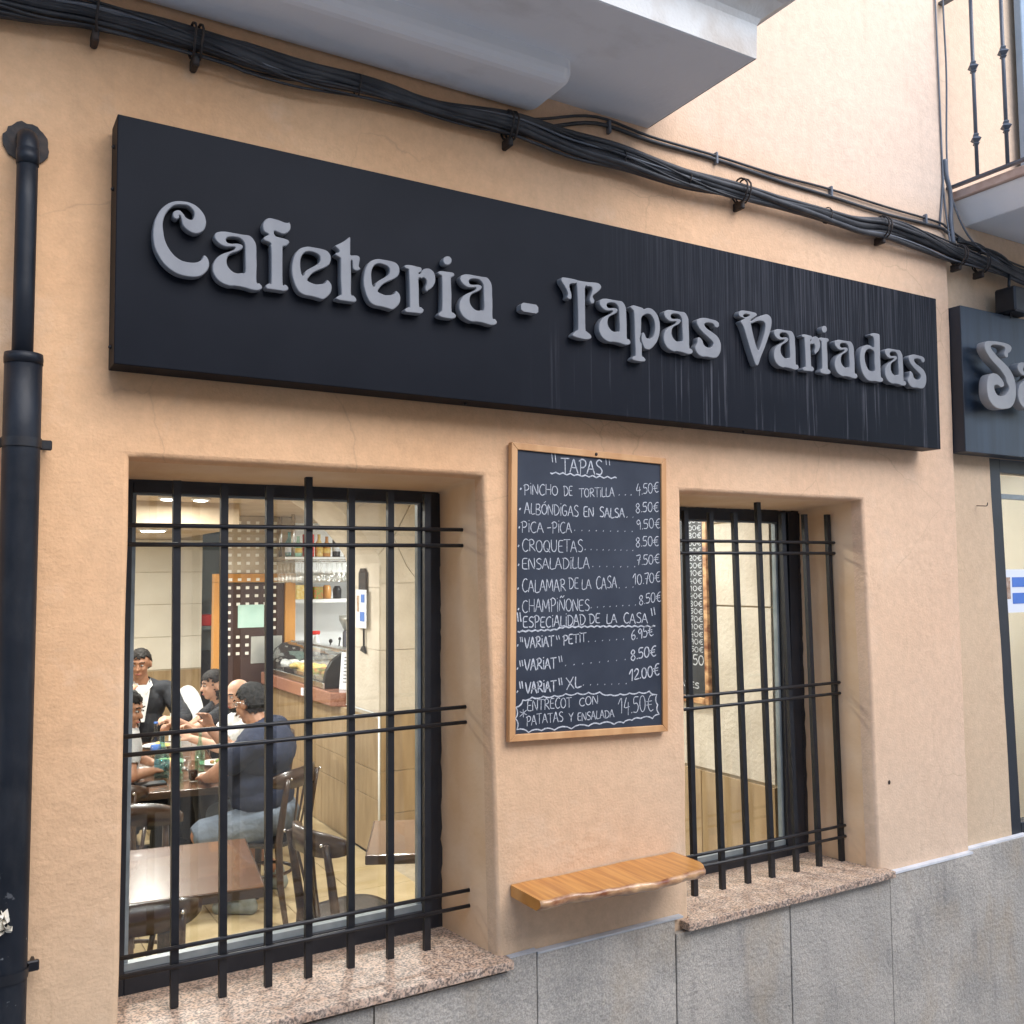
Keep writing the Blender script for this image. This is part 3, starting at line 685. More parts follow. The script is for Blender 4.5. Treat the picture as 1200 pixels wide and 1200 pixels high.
# louvred shutter by the balcony door
sh = bpy.data.objects.new('shutter', None); COL.objects.link(sh); sh.parent = house; sh.location = (.66, -.01, 3.95)
b = B(); x0, x1 = 4.818, 5.42
b.box(x0, x0 + .075, -.035, .005, 3.93, 6.2, .004); b.box(x1 - .075, x1, -.035, .005, 3.93, 6.2, .004); b.box(x0 + .075, x1 - .075, -.035, .005, 3.93, 4.03); b.box(x0 + .075, x1 - .075, -.035, .005, 5.05, 5.15)
b.obj('shutter_frame', M['shutter'], sh)
b = B(); b.box(x0+.07, x1-.07, .010, .014, 3.93, 6.2); b.obj('shutter_backing', M['black'], sh)
for k in range(34):
    z = 4.035 + k*.0585
    if 5.0 < z < 5.15: continue
    b = B(); b.poly([(x0 + .07, -.030, z), (x0 + .07, -.022, z), (x0 + .07, .008, z + .028), (x0 + .07, 0, z + .028)], (x1 - x0 - .14, 0, 0)); b.obj('slat', M['shutter'], sh)

# ------------------------------------------------------------------ street and the facade opposite
b = B(); b.box(-60, 60, -60, 0.3, -.8, -.6); st = b.obj('street', M['paving']); st['kind'] = 'structure'
b = B(); b.box(-60, 60, .3, 60, -.85, -.62); st = b.obj('ground', M['paving']); st['kind'] = 'structure'
opp = thing('opposite_building', (1.5, -5.2, 0), 'beige plaster building across the narrow street behind the camera', 'building')
b = B(); b.box(-14, 14, -9, -5.2, -.6, 4.9); b.obj('wall', M['opp'], opp)
for i in range(6):
    for z in (.0,):
        x = -9 + i*3.4
        w = bpy.data.objects.new('window', None); COL.objects.link(w); w.parent = opp; w.location = (x - 1.5, 0, z)
        b = B(); b.box(x-.6, x-.52, -5.2, -5.15, z, z+2.3); b.box(x+.52, x+.6, -5.2, -5.15, z, z+2.3); b.box(x-.6, x+.6, -5.2, -5.15, z+2.3, z+2.38); b.obj('frame', M['shutter'], w)
        b = B(); b.box(x-.52, x+.52, -5.199, -5.18, z, z+2.3); b.obj('pane', M['frame'], w)

# ------------------------------------------------------------------ main sign
sign = thing('fascia_sign', (2.13, 0, 2.6), 'long black box sign with raised letters Cafeteria - Tapas Variadas over both windows', 'sign')
b = B()
b.poly([(.365, -.115, 2.604), (3.884, -.115, 2.590), (3.890, -.115, 3.291), (.362, -.115, 3.291)], (0, .1, 0))
pn = b.obj('panel', M['sign'], sign)
pn.data.transform(Matrix.Translation((2.13, 0, 2.6))); pn.location = (-2.13, 0, -2.6)     # texture runs in the wall's own coordinates
mm = pn.modifiers.new('bevel', 'BEVEL'); mm.width = .0025; mm.segments = 2
b = B(); b.box(.40, 3.85, -.014, -.002, 2.63, 3.25); b.obj('back_frame', M['black'], sign)
for (x, z) in ((.361, 3.22), (.361, 3.10), (.363, 2.66)):
    b = B(); b.ball((x, -.06, z), .006, 8, 6); b.obj('screw', M['iron'], sign)
for x in (1.45, 2.7):
    b = B(); b.ball((x, -.07, 2.596 - .004*(x > 2)), .006, 8, 6); b.obj('screw', M['iron'], sign)

def extrude_loops(loops, z_of, depth, bev):
    cu = bpy.data.curves.new('c', 'CURVE'); cu.dimensions = '2D'; cu.fill_mode = 'BOTH'; cu.extrude = depth/2 - bev; cu.bevel_depth = bev; cu.bevel_resolution = 1; cu.offset = -bev*1.25
    for l in loops:
        l = catmull([(p[0]/1000.0, p[1]/1000.0) for p in l], 4)
        sp = cu.splines.new('POLY'); sp.points.add(len(l)-1)
        for q, p in zip(sp.points, l): q.co = (p[0], p[1], 0, 1)
        sp.use_cyclic_u = True
    o = bpy.data.objects.new('c', cu); COL.objects.link(o)
    dg = bpy.context.evaluated_depsgraph_get(); me = bpy.data.meshes.new_from_object(o.evaluated_get(dg))
    bpy.data.objects.remove(o); bpy.data.curves.remove(cu)
    me.transform(Matrix.Rotation(math.pi/2, 4, 'X')); return me
GLYPH = {
 'C': [[(74,571),(96,571),(117,563),(134,546),(141,526),(139,508),(132,495),(118,486),(105,485),(89,491),(77,503),(73,518),(71,526),(68,528),(69,522),(62,516),(53,519),(50,528),(53,537),(62,543),(71,543),(79,536),(86,527),(95,523),(102,524),(106,531),(107,544),(101,553),(90,560),(74,559),(56,554),(43,542),(32,523),(26,499),(28,473),(33,451),(43,431),(58,414),(76,404),(97,402),(115,405),(126,412),(132,420),(134,427),(140,428),(147,421),(151,408),(149,393),(141,379),(127,367),(109,361),(88,360),(66,363),(45,373),(27,388),(14,407),(4,429),(0,454),(0,480),(5,507),(16,532),(31,551),(51,565)]],
 'a': [[(20,504),(37,507),(59,507),(84,507),(104,507),(116,497),(123,481),(124,453),(125,424),(125,376),(133,373),(141,364),(138,355),(127,350),(112,349),(93,352),(77,353),(61,353),(49,351),(30,355),(14,364),(4,378),(0,392),(2,410),(12,428),(27,441),(46,451),(59,459),(62,465),(56,465),(37,462),(21,466),(9,475),(4,485),(7,497)],[(37,483),(42,490),(56,494),(72,494),(83,488),(89,476),(90,448),(91,400),(82,395),(68,392),(55,396),(44,407),(40,420),(43,435),(52,445),(68,453),(81,462),(85,471),(81,477),(68,478),(52,475),(41,476)]],
 'f': [[(5,559),(17,569),(32,570),(50,568),(65,565),(75,566),(78,569),(83,559),(82,546),(73,534),(60,528),(48,530),(36,533),(34,527),(38,520),(48,518),(63,517),(76,514),(80,508),(76,501),(69,494),(61,491),(60,476),(61,385),(67,381),(74,378),(78,370),(74,363),(64,359),(52,359),(37,359),(24,359),(14,359),(10,366),(14,373),(24,379),(26,383),(25,470),(23,487),(24,493),(18,497),(8,499),(2,504),(5,511),(15,518),(16,521),(6,525),(1,533),(0,546)]],
 'e': [[(47,505),(67,506),(87,506),(107,503),(118,493),(121,479),(116,462),(101,449),(81,438),(64,426),(53,412),(49,403),(61,398),(76,396),(93,400),(103,405),(107,413),(111,414),(120,406),(124,394),(121,377),(110,362),(96,352),(79,354),(59,356),(39,357),(22,365),(11,382),(3,405),(0,428),(3,455),(11,478),(25,495)],[(39,484),(53,490),(70,489),(83,483),(86,471),(81,460),(67,449),(50,437),(40,427),(36,416),(31,420),(28,435),(27,454),(30,470)]],
 't': [[(46,557),(50,555),(50,538),(50,511),(51,502),(64,504),(75,504),(81,497),(79,482),(78,471),(83,464),(75,457),(64,456),(57,462),(56,475),(55,483),(52,482),(53,433),(53,383),(60,379),(68,372),(70,364),(64,358),(48,357),(32,357),(16,357),(5,360),(7,367),(18,375),(21,380),(18,427),(18,479),(16,487),(7,491),(1,495),(4,501),(13,505),(11,512),(0,520),(4,525),(20,535),(34,546)]],
 'r': [[(0,498),(12,503),(29,504),(44,503),(57,502),(61,497),(59,488),(50,482),(54,481),(62,494),(73,501),(88,503),(102,495),(108,480),(108,463),(100,446),(90,436),(83,431),(79,426),(73,431),(72,441),(76,453),(75,464),(67,469),(59,466),(50,464),(51,427),(52,378),(58,375),(67,368),(66,360),(58,353),(41,352),(20,351),(6,351),(1,356),(6,364),(16,370),(18,376),(17,436),(15,482),(13,488),(3,490)]],
 'i': [[(0,495),(12,502),(30,503),(49,504),(59,502),(61,493),(53,487),(49,479),(51,431),(51,378),(57,373),(67,365),(64,356),(51,351),(33,350),(15,351),(4,355),(3,360),(9,369),(15,376),(16,425),(15,481),(12,486),(5,489)],[(52,542),(50,534),(44,527),(36,524),(28,524),(22,529),(20,536),(22,544),(28,551),(36,554),(44,554),(50,549)]],
 'T': [[(2,553),(21,556),(50,556),(79,554),(115,555),(152,558),(167,552),(170,542),(163,532),(148,519),(136,510),(134,502),(140,492),(136,481),(125,479),(118,489),(120,501),(127,518),(130,530),(126,538),(111,537),(101,534),(100,492),(100,389),(105,378),(120,369),(125,359),(117,351),(97,347),(76,348),(54,351),(44,355),(47,363),(62,376),(67,385),(67,457),(64,535),(57,539),(43,537),(35,531),(37,516),(42,502),(43,488),(38,481),(29,481),(23,486),(26,497),(23,508),(14,522),(0,540)]],
 'p': [[(0,493),(14,500),(31,499),(51,497),(59,495),(62,492),(78,499),(98,499),(118,487),(131,467),(136,442),(134,413),(123,383),(107,362),(87,346),(65,345),(54,359),(48,374),(48,390),(53,403),(59,406),(64,401),(72,388),(88,387),(102,397),(109,416),(111,439),(105,460),(92,474),(76,475),(60,468),(50,456),(49,434),(46,396),(42,383),(43,371),(50,359),(50,321),(57,316),(66,307),(62,299),(47,296),(23,296),(6,299),(4,305),(12,314),(19,318),(18,367),(17,430),(15,473),(9,482),(2,487)]],
 's': [[(29,495),(55,500),(81,499),(107,497),(122,490),(124,477),(115,469),(102,470),(95,479),(76,482),(57,479),(50,472),(62,460),(88,449),(114,436),(128,418),(132,398),(127,374),(111,354),(89,348),(59,349),(34,347),(13,355),(1,370),(0,382),(10,397),(12,410),(17,420),(27,420),(38,410),(44,396),(60,388),(80,389),(90,400),(87,412),(66,425),(41,440),(20,457),(10,475),(14,487)]],
 'V': [[(14,554),(41,557),(69,557),(92,555),(99,547),(87,537),(70,526),(64,519),(77,525),(101,539),(134,553),(157,558),(176,547),(179,523),(169,488),(154,455),(134,415),(114,379),(101,350),(92,344),(83,348),(72,370),(55,409),(38,454),(23,490),(10,508),(18,517),(29,523),(9,527),(0,534),(3,545)],[(66,505),(79,456),(92,420),(99,407),(106,412),(121,444),(136,480),(142,512),(133,524),(109,524),(86,516),(72,509)],[(25,535),(36,542),(57,542),(55,537),(43,532),(31,530)]],
 'd': [[(74,556),(99,563),(124,563),(134,558),(135,530),(134,455),(134,380),(146,370),(146,357),(128,350),(95,351),(67,348),(40,354),(19,372),(6,397),(0,433),(4,466),(19,490),(47,505),(69,505),(91,499),(95,510),(94,536),(87,545),(74,547)],[(63,488),(79,486),(94,477),(93,436),(94,400),(80,394),(58,397),(43,412),(34,437),(34,462),(46,480)]],
 'S': [[(24,627),(109,635),(190,632),(218,617),(205,594),(187,585),(183,567),(162,563),(152,581),(163,605),(143,615),(85,615),(53,606),(55,590),(104,558),(182,518),(226,474),(240,419),(230,362),(192,321),(121,306),(65,310),(21,337),(4,376),(7,424),(24,460),(59,476),(98,471),(137,444),(143,422),(117,411),(89,420),(66,415),(65,396),(86,374),(126,372),(161,387),(181,414),(163,443),(153,466),(112,500),(46,538),(4,578),(0,608)]],
}

LET = [('C', .453), ('a', .612), ('f', .752), ('e', .838), ('t', .97), ('e', 1.061), ('r', 1.197), ('i', 1.312), ('a', 1.389), ('T', 1.786), ('a', 1.942), ('p', 2.084), ('a', 2.235),
       ('s', 2.387), ('V', 2.614), ('a', 2.799), ('r', 2.961), ('i', 3.061), ('a', 3.153), ('d', 3.311), ('a', 3.472), ('s', 3.624)]
gl_cache = {}
for ch, x in LET:
    if ch not in gl_cache:
        me = extrude_loops(GLYPH[ch], None, .031, .0025); me.name = 'letter'; me.materials.append(M['letter']); gl_cache[ch] = me
    link('letter', gl_cache[ch], sign, (x - 2.13, -.1305, 2.5 - 2.6))
b = B(); b.poly([(1.622, -.116, 2.918), (1.632, -.116, 2.912), (1.682, -.116, 2.912), (1.690, -.116, 2.918), (1.690, -.116, 2.934), (1.682, -.116, 2.942), (1.632, -.116, 2.942), (1.622, -.116, 2.934)], (0, -.031, 0))
b.obj('dash', M['letter'], sign)

sign2 = thing('neighbouring_sign', (4.2, 0, 2.6), 'weathered blue black box sign cut off by the right edge with raised letters Sa', 'sign')
b = B(); b.poly([(4.150, -.062, 2.602), (6.8, -.062, 2.600), (6.8, -.062, 3.315), (4.150, -.062, 3.311)], (0, .09, 0)); p2 = b.obj('panel', M['sign2'], sign2)
mm = p2.modifiers.new('bevel', 'BEVEL'); mm.width = .0025; mm.segments = 2
me = extrude_loops(GLYPH['S'], None, .045, .003); me.name = 'letter'; me.materials.append(M['letter2'])
link('letter', me, sign2, (4.202 - 4.2, -.1245, 2.5 - 2.6))
me = extrude_loops([[(p[0]*1.5, p[1]*1.5 - 160) for p in l] for l in GLYPH['a']], None, .045, .003); me.name = 'letter'; me.materials.append(M['letter2'])
link('letter', me, sign2, (4.455 - 4.2, -.1245, 2.5 - 2.6 - .045))

# ------------------------------------------------------------------ chalkboard
WORDS = [('TAPAS',1.86,2.395,2.039,2.395,0.049,1.5),('"',1.813,2.429,1.838,2.428,0.036,1.2),('"',2.047,2.433,2.074,2.431,0.038,1.2),('PINCHO',1.703,2.311,1.844,2.313,0.034,1),('DE',1.869,2.311,1.906,2.312,0.032,1),('TORTILLA',1.936,2.31,2.092,2.316,0.032,1),('4.50€',2.194,2.326,2.301,2.339,0.038,1),('ALBÓNDIGAS',1.705,2.243,1.931,2.239,0.037,1),('EN',1.953,2.24,1.998,2.241,0.034,1.2),('SALSA',2.025,2.239,2.137,2.241,0.034,1.2),('8.50€',2.189,2.259,2.299,2.268,0.035,1),('PICA',1.691,2.181,1.782,2.179,0.035,1),('-',1.796,2.179,1.814,2.18,0.036,1.3),('PICA',1.817,2.18,1.901,2.181,0.036,1),('9.50€',2.192,2.198,2.306,2.204,0.035,1),('CROQUETAS',1.694,2.113,1.948,2.112,0.041,1),('8.50€',2.187,2.132,2.296,2.139,0.035,1),('ENSALADILLA',1.693,2.052,1.976,2.054,0.038,1),('7.50€',2.189,2.066,2.299,2.072,0.035,1),('CALAMAR',1.693,1.973,1.872,1.976,0.041,1),('DE',1.887,1.982,1.927,1.981,0.036,1),('LA',1.942,1.981,1.983,1.983,0.033,1),('CASA',2.005,1.98,2.097,1.982,0.04,1),('10.70€',2.172,1.993,2.301,2.001,0.038,1),('CHAMPIÑONES',1.692,1.906,1.974,1.904,0.041,1),('8.50€',2.198,1.917,2.304,1.931,0.035,1),('"',1.668,1.875,1.688,1.874,0.026,1.8),('ESPECIALIDAD',1.695,1.851,1.955,1.854,0.036,1.2),('DE',1.973,1.856,2.019,1.857,0.032,1.2),('LA',2.049,1.856,2.095,1.858,0.031,1.2),('CASA',2.126,1.854,2.237,1.85,0.034,1.2),('"',2.25,1.875,2.274,1.881,0.025,1.6),('"',1.681,1.805,1.694,1.804,0.014,1.2),('VARIAT',1.701,1.781,1.82,1.784,0.035,1.4),('"',1.827,1.805,1.845,1.807,0.012,1.2),('PETIT',1.859,1.788,1.958,1.793,0.031,1.3),('6.95€',2.16,1.791,2.264,1.805,0.036,1.2),('"',1.677,1.721,1.694,1.723,0.017,1.6),('VARIAT',1.7,1.706,1.829,1.707,0.036,1.5),('"',1.837,1.727,1.855,1.729,0.018,1.4),('8.50€',2.155,1.716,2.275,1.729,0.037,1.4),('"',1.676,1.647,1.693,1.648,0.02,1.8),('VARIAT',1.703,1.628,1.828,1.628,0.036,1.7),('"',1.836,1.648,1.854,1.649,0.021,1.7),('XL',1.871,1.631,1.933,1.635,0.037,1.6),('12.00€',2.149,1.643,2.289,1.656,0.04,1.5),('ENTRECOT',1.709,1.57,1.892,1.567,0.034,1),('CON',1.925,1.57,2.006,1.57,0.028,1),('*',1.679,1.549,1.706,1.553,0.026,1),('PATATAS',1.705,1.521,1.856,1.523,0.032,1),('Y',1.881,1.518,1.899,1.519,0.027,1),('ENSALADA',1.917,1.518,2.077,1.519,0.028,1),('14.50€',2.097,1.527,2.258,1.529,0.055,1)]
DOTS = [(1.691,2.328,1.35),(1.687,2.258,1.35),(1.684,2.195,1.35),(1.68,2.131,1.35),(1.68,2.066,1.35),(1.677,1.985,1.35),(1.678,1.915,1.35),(1.674,1.792,1.35),(1.672,1.714,1.35),(1.671,1.636,1.35),(2.115,2.323,0.7),(2.143,2.324,0.7),(2.17,2.325,0.7),(2.149,2.242,0.7),(2.177,2.242,0.7),(1.915,2.189,0.7),(1.946,2.189,0.7),(1.978,2.189,0.7),(2.009,2.189,0.7),(2.041,2.189,0.7),(2.073,2.189,0.7),(2.106,2.189,0.7),(2.139,2.189,0.7),(2.172,2.189,0.7),(1.959,2.121,0.7),(1.985,2.121,0.7),(2.011,2.12,0.7),(2.038,2.12,0.7),(2.065,2.12,0.7),(2.092,2.12,0.7),(2.119,2.12,0.7),(2.147,2.119,0.7),(2.174,2.119,0.7),(1.992,2.06,0.7),(2.022,2.06,0.7),(2.054,2.06,0.7),(2.085,2.059,0.7),(2.117,2.059,0.7),(2.149,2.059,0.7),(2.181,2.059,0.7),(2.109,1.982,0.7),(2.14,1.983,0.7),(2.172,1.984,0.7),(1.982,1.913,0.7),(2.01,1.914,0.7),(2.038,1.915,0.7),(2.066,1.915,0.7),(2.095,1.916,0.7),(2.124,1.917,0.7),(2.153,1.917,0.7),(2.182,1.918,0.7),(1.969,1.793,0.7),(1.999,1.793,0.7),(2.03,1.794,0.7),(2.062,1.794,0.7),(2.093,1.795,0.7),(2.125,1.795,0.7),(1.869,1.714,0.7),(1.905,1.715,0.7),(1.942,1.716,0.7),(1.979,1.717,0.7),(2.016,1.718,0.7),(2.054,1.719,0.7),(2.092,1.72,0.7),(2.131,1.721,0.7),(1.944,1.641,0.7),(1.975,1.64,0.7),(2.006,1.639,0.7),(2.038,1.637,0.7),(2.069,1.636,0.7),(2.101,1.635,0.7),(2.134,1.634,0.7)]
LINES = [([(1.813,2.39),(1.82,2.387),(1.828,2.39),(1.836,2.393),(1.844,2.39),(1.852,2.387),(1.86,2.39),(1.867,2.393),(1.875,2.389),(1.883,2.386),(1.891,2.389),(1.899,2.392),(1.907,2.388),(1.915,2.385),(1.923,2.388),(1.931,2.39),(1.939,2.387),(1.947,2.384),(1.955,2.386),(1.963,2.389),(1.971,2.386),(1.979,2.383),(1.988,2.386),(1.996,2.389),(2.004,2.386),(2.012,2.382),(2.021,2.386),(2.029,2.389),(2.037,2.385),(2.046,2.382),(2.054,2.385),(2.062,2.389),(2.071,2.385),(2.079,2.382),(2.088,2.385),(2.096,2.388),(2.104,2.385)],1.3),([(1.674,1.84),(1.681,1.837),(1.687,1.84),(1.693,1.842),(1.699,1.84),(1.706,1.838),(1.712,1.84),(1.718,1.842),(1.725,1.84),(1.731,1.838),(1.737,1.84),(1.744,1.842),(1.75,1.84),(1.756,1.838),(1.763,1.84),(1.769,1.842),(1.776,1.84),(1.782,1.838),(1.788,1.84),(1.795,1.842),(1.801,1.84),(1.808,1.838),(1.814,1.84),(1.821,1.842),(1.827,1.841),(1.834,1.84),(1.84,1.844),(1.846,1.847),(1.853,1.846),(1.859,1.845),(1.865,1.848),(1.872,1.85),(1.879,1.847),(1.885,1.845),(1.892,1.847),(1.899,1.85),(1.905,1.847),(1.912,1.845),(1.919,1.847),(1.926,1.849),(1.932,1.847),(1.939,1.844),(1.946,1.847),(1.953,1.849),(1.959,1.846),(1.966,1.844),(1.973,1.846),(1.98,1.848),(1.987,1.846),(1.994,1.843),(2.0,1.846),(2.007,1.848),(2.014,1.845),(2.021,1.843),(2.028,1.845),(2.035,1.847),(2.042,1.844),(2.049,1.842),(2.056,1.844),(2.063,1.846),(2.07,1.843),(2.077,1.841),(2.084,1.843),(2.091,1.845),(2.098,1.843),(2.105,1.84),(2.113,1.842),(2.12,1.844),(2.127,1.842),(2.134,1.839),(2.141,1.841),(2.148,1.843),(2.156,1.841),(2.163,1.838),(2.17,1.84),(2.177,1.842),(2.185,1.84),(2.192,1.837),(2.199,1.839),(2.207,1.841),(2.214,1.839),(2.221,1.836),(2.229,1.838),(2.236,1.84),(2.243,1.838),(2.251,1.835),(2.258,1.837),(2.266,1.839),(2.273,1.837)],1.5),([(1.665,1.585),(1.676,1.587),(1.684,1.592),(1.689,1.598),(1.693,1.607),(1.703,1.605),(1.712,1.606),(1.721,1.609),(1.729,1.614),(1.741,1.609),(1.752,1.608),(1.764,1.609),(1.775,1.614),(1.787,1.609),(1.799,1.608),(1.81,1.609),(1.821,1.613),(1.833,1.609),(1.845,1.609),(1.857,1.611),(1.868,1.616),(1.881,1.611),(1.893,1.609),(1.906,1.611),(1.918,1.615),(1.93,1.61),(1.942,1.608),(1.954,1.609),(1.966,1.614),(1.978,1.608),(1.99,1.606),(2.002,1.608),(2.015,1.612),(2.025,1.604),(2.037,1.599),(2.05,1.598),(2.064,1.599),(2.074,1.595),(2.085,1.594),(2.096,1.595),(2.106,1.599),(2.117,1.595),(2.128,1.594),(2.138,1.595),(2.148,1.599),(2.16,1.595),(2.171,1.594),(2.181,1.595),(2.192,1.599),(2.204,1.595),(2.216,1.593),(2.228,1.595),(2.24,1.599),(2.247,1.592),(2.255,1.587),(2.265,1.585),(2.276,1.584),(2.271,1.575),(2.27,1.565),(2.272,1.556),(2.279,1.546),(2.275,1.537),(2.275,1.528),(2.279,1.52),(2.286,1.511),(2.276,1.511),(2.267,1.509),(2.259,1.505),(2.254,1.498),(2.24,1.505),(2.226,1.508),(2.212,1.507),(2.198,1.503),(2.187,1.506),(2.177,1.507),(2.167,1.505),(2.158,1.5),(2.147,1.503),(2.137,1.502),(2.128,1.5),(2.119,1.494),(2.108,1.498),(2.097,1.499),(2.087,1.497),(2.077,1.492),(2.061,1.5),(2.045,1.504),(2.029,1.503),(2.013,1.499),(1.999,1.503),(1.987,1.504),(1.975,1.501),(1.964,1.496),(1.945,1.502),(1.926,1.504),(1.908,1.501),(1.891,1.493),(1.873,1.501),(1.854,1.504),(1.837,1.502),(1.82,1.495),(1.806,1.501),(1.793,1.504),(1.78,1.503),(1.767,1.498),(1.753,1.503),(1.74,1.504),(1.727,1.502),(1.715,1.496),(1.705,1.504),(1.694,1.509),(1.681,1.511),(1.668,1.51),(1.672,1.52),(1.673,1.529),(1.67,1.538),(1.663,1.548),(1.669,1.556),(1.671,1.565),(1.67,1.575),(1.665,1.585)],1.3)]

A_ = math.pi
def arc(cx, cy, rx, ry, a0, a1, n=8): return [(cx + rx*math.cos(math.radians(a0 + (a1-a0)*i/n)), cy + ry*math.sin(math.radians(a0 + (a1-a0)*i/n))) for i in range(n+1)]
O_ = arc(.4, .5, .36, .5, 95, 460, 14)
SF = {  # stroke alphabet: width, strokes
 'A': (.8, [[(0, 0), (.2, .55), (.38, 1), (.55, .5), (.76, -.02)], [(.12, .36), (.66, .36)]]),
 'B': (.75, [[(.08, 1), (.08, 0)], [(.08, .96), (.45, 1), (.6, .8), (.45, .58), (.12, .52), (.55, .45), (.7, .22), (.45, 0), (.05, .02)]]),
 'C': (.75, [[(.68, .93), (.5, 1.02), (.22, .88), (.06, .5), (.15, .14), (.4, -.04), (.7, .08)]]),
 'D': (.8, [[(.1, 1), (.12, 0)], [(0, .98), (.4, .98), (.74, .7), (.74, .35), (.45, .05), (.1, .0)]]),
 'E': (.68, [[(.62, .98), (.15, .95), (.08, .5), (.12, .05), (.62, 0)], [(.1, .5), (.5, .52)]]),
 'G': (.8, [[(.66, .9), (.45, 1.02), (.15, .85), (.06, .45), (.2, .05), (.5, 0), (.68, .2), (.68, .42), (.4, .42)]]),
 'H': (.8, [[(.08, 1), (.08, 0)], [(.7, 1), (.7, 0)], [(.08, .5), (.7, .48)]]),
 'I': (.28, [[(.14, .8), (.14, 0)], [(.12, 1.08), (.15, 1.1)]]),
 'L': (.62, [[(.1, 1), (.08, .02), (.6, .02)]]),
 'M': (.95, [[(.04, 0), (.12, 1), (.45, .25), (.78, 1), (.88, 0)]]),
 'N': (.8, [[(.06, 0), (.1, .98), (.68, .02), (.72, 1)]]),
 'O': (.82, [O_]), 'Q': (.85, [O_, [(.45, .28), (.8, -.06)]]),
 'P': (.72, [[(.16, 1), (.14, -.06)], [(0, .88), (.3, 1.03), (.62, .9), (.64, .62), (.42, .44), (.16, .44)]]),
 'R': (.76, [[(.14, 1), (.1, 0)], [(0, .9), (.35, 1.02), (.62, .82), (.5, .56), (.14, .48), (.45, .28), (.74, 0)]]),
 'S': (.7, [[(.62, .92), (.4, 1.03), (.12, .86), (.18, .64), (.5, .46), (.64, .24), (.45, .0), (.08, .04)]]),
 'T': (.76, [[(0, .98), (.76, 1)], [(.38, 1), (.37, 0)]]),
 'U': (.8, [[(.08, 1), (.1, .25), (.38, 0), (.66, .25), (.72, 1)]]),
 'V': (.78, [[(0, 1), (.36, 0), (.74, 1)]]), 'X': (.78, [[(.04, 1), (.74, 0)], [(.7, 1), (.05, 0)]]),
 'Y': (.72, [[(.02, 1), (.36, .48)], [(.7, 1), (.38, .5), (.34, 0)]]),
 '0': (.72, [arc(.34, .5, .3, .5, 90, 450, 12)]), '1': (.55, [[(0, .62), (.36, 1), (.34, 0)]]),
 '2': (.68, [[(.06, .8), (.3, 1), (.56, .82), (.46, .5), (.06, .04), (.64, .04)]]),
 '3': (.66, [[(.06, .92), (.35, 1), (.56, .8), (.26, .55), (.58, .38), (.52, .08), (.22, -.02), (.02, .1)]]),
 '4': (.7, [[(.3, 1), (.06, .4), (.62, .42)], [(.5, .7), (.46, -.1)]]),
 '5': (.68, [[(.6, 1), (.16, .98), (.12, .58), (.42, .6), (.6, .34), (.42, .02), (.06, .04)]]),
 '6': (.68, [[(.5, 1), (.2, .75), (.06, .32), (.28, 0), (.56, .2), (.46, .48), (.12, .4)]]),
 '7': (.66, [[(.04, .95), (.58, 1), (.4, .45), (.32, -.06)], [(.16, .46), (.56, .5)]]),
 '8': (.7, [[(.34, .54), (.1, .76), (.34, 1.02), (.56, .78), (.34, .52), (.08, .22), (.34, -.04), (.6, .22), (.36, .52)]]),
 '9': (.66, [[(.56, .72), (.34, 1), (.08, .76), (.28, .48), (.56, .7), (.52, -.04)]]),
 u'\u20ac': (.8, [[(.74, .98), (.5, 1.0), (.24, .75), (.2, .3), (.44, 0), (.74, .08)], [(.02, .62), (.6, .64)], [(.02, .4), (.56, .42)]]),
 '.': (.22, [[(.08, .0), (.12, .04)]]), '-': (.6, [[(.1, .48), (.5, .5)]]),
 '"': (.5, [[(.1, 1), (.18, 0)], [(.34, 1), (.42, 0)]]), '*': (.8, [[(.4, 1), (.42, 0)], [(.05, .8), (.78, .2)], [(.05, .2), (.78, .8)]]),
}
SF[u'\u00d3'] = (.82, [O_, [(.36, 1.14), (.6, 1.3)]]); SF[u'\u00d1'] = (.8, SF['N'][1] + [[(.16, 1.18), (.32, 1.34), (.46, 1.2), (.66, 1.36)]])
def stroke(b, pts, w, to3, r, jit=.0):
    if len(pts) > 2: pts = catmull(pts, 3, False)
    P = [Vector(p) for p in pts]
    if len(P) < 2: return
    d0 = (P[1]-P[0]).normalized(); d1 = (P[-1]-P[-2]).normalized()
    P[0] = P[0] - d0*w*.35; P[-1] = P[-1] + d1*w*.35
    L_, R_ = [], []
    for i, p in enumerate(P):
        d = (P[min(i+1, len(P)-1)] - P[max(0, i-1)])
        if d.length < 1e-9: d = Vector((1, 0))
        d.normalize(); n = Vector((-d.y, d.x)); ww = w*.5*(1 + .25*(r.random()-.5)) * (.75 if i in (0, len(P)-1) else 1)
        L_.append(b.bm.verts.new(to3(p + n*ww))); R_.append(b.bm.verts.new(to3(p - n*ww)))
    for i in range(len(P)-1): b._f([R_[i], R_[i+1], L_[i+1], L_[i]])
def write(b, text, x0, z0, x1, z1, h, w, to3, seed=0, plain=False):
    r = random.Random(hash(text) % 997 + seed if False else sum(map(ord, text)) + seed)
    total = sum(SF[c][0] for c in text) - .1; L_ = math.hypot(x1-x0, z1-z0); ux, uz = (x1-x0)/L_, (z1-z0)/L_; k = L_/total; cx = 0
    for c in text:
        wd, ss = SF[c]; sh = (r.random()-.5)*.12; dy = (r.random()-.5)*.10*h; hs = h*(1 + (r.random()-.5)*.14)
        for s in ss:
            pts = []
            for (u, v) in s:
                a = (cx + u*.92 + sh*v*.5)*k; bb = v*hs + dy
                pts.append((x0 + ux*a, z0 + uz*a + bb))
            stroke(b, pts, w, to3, r)
        cx += wd

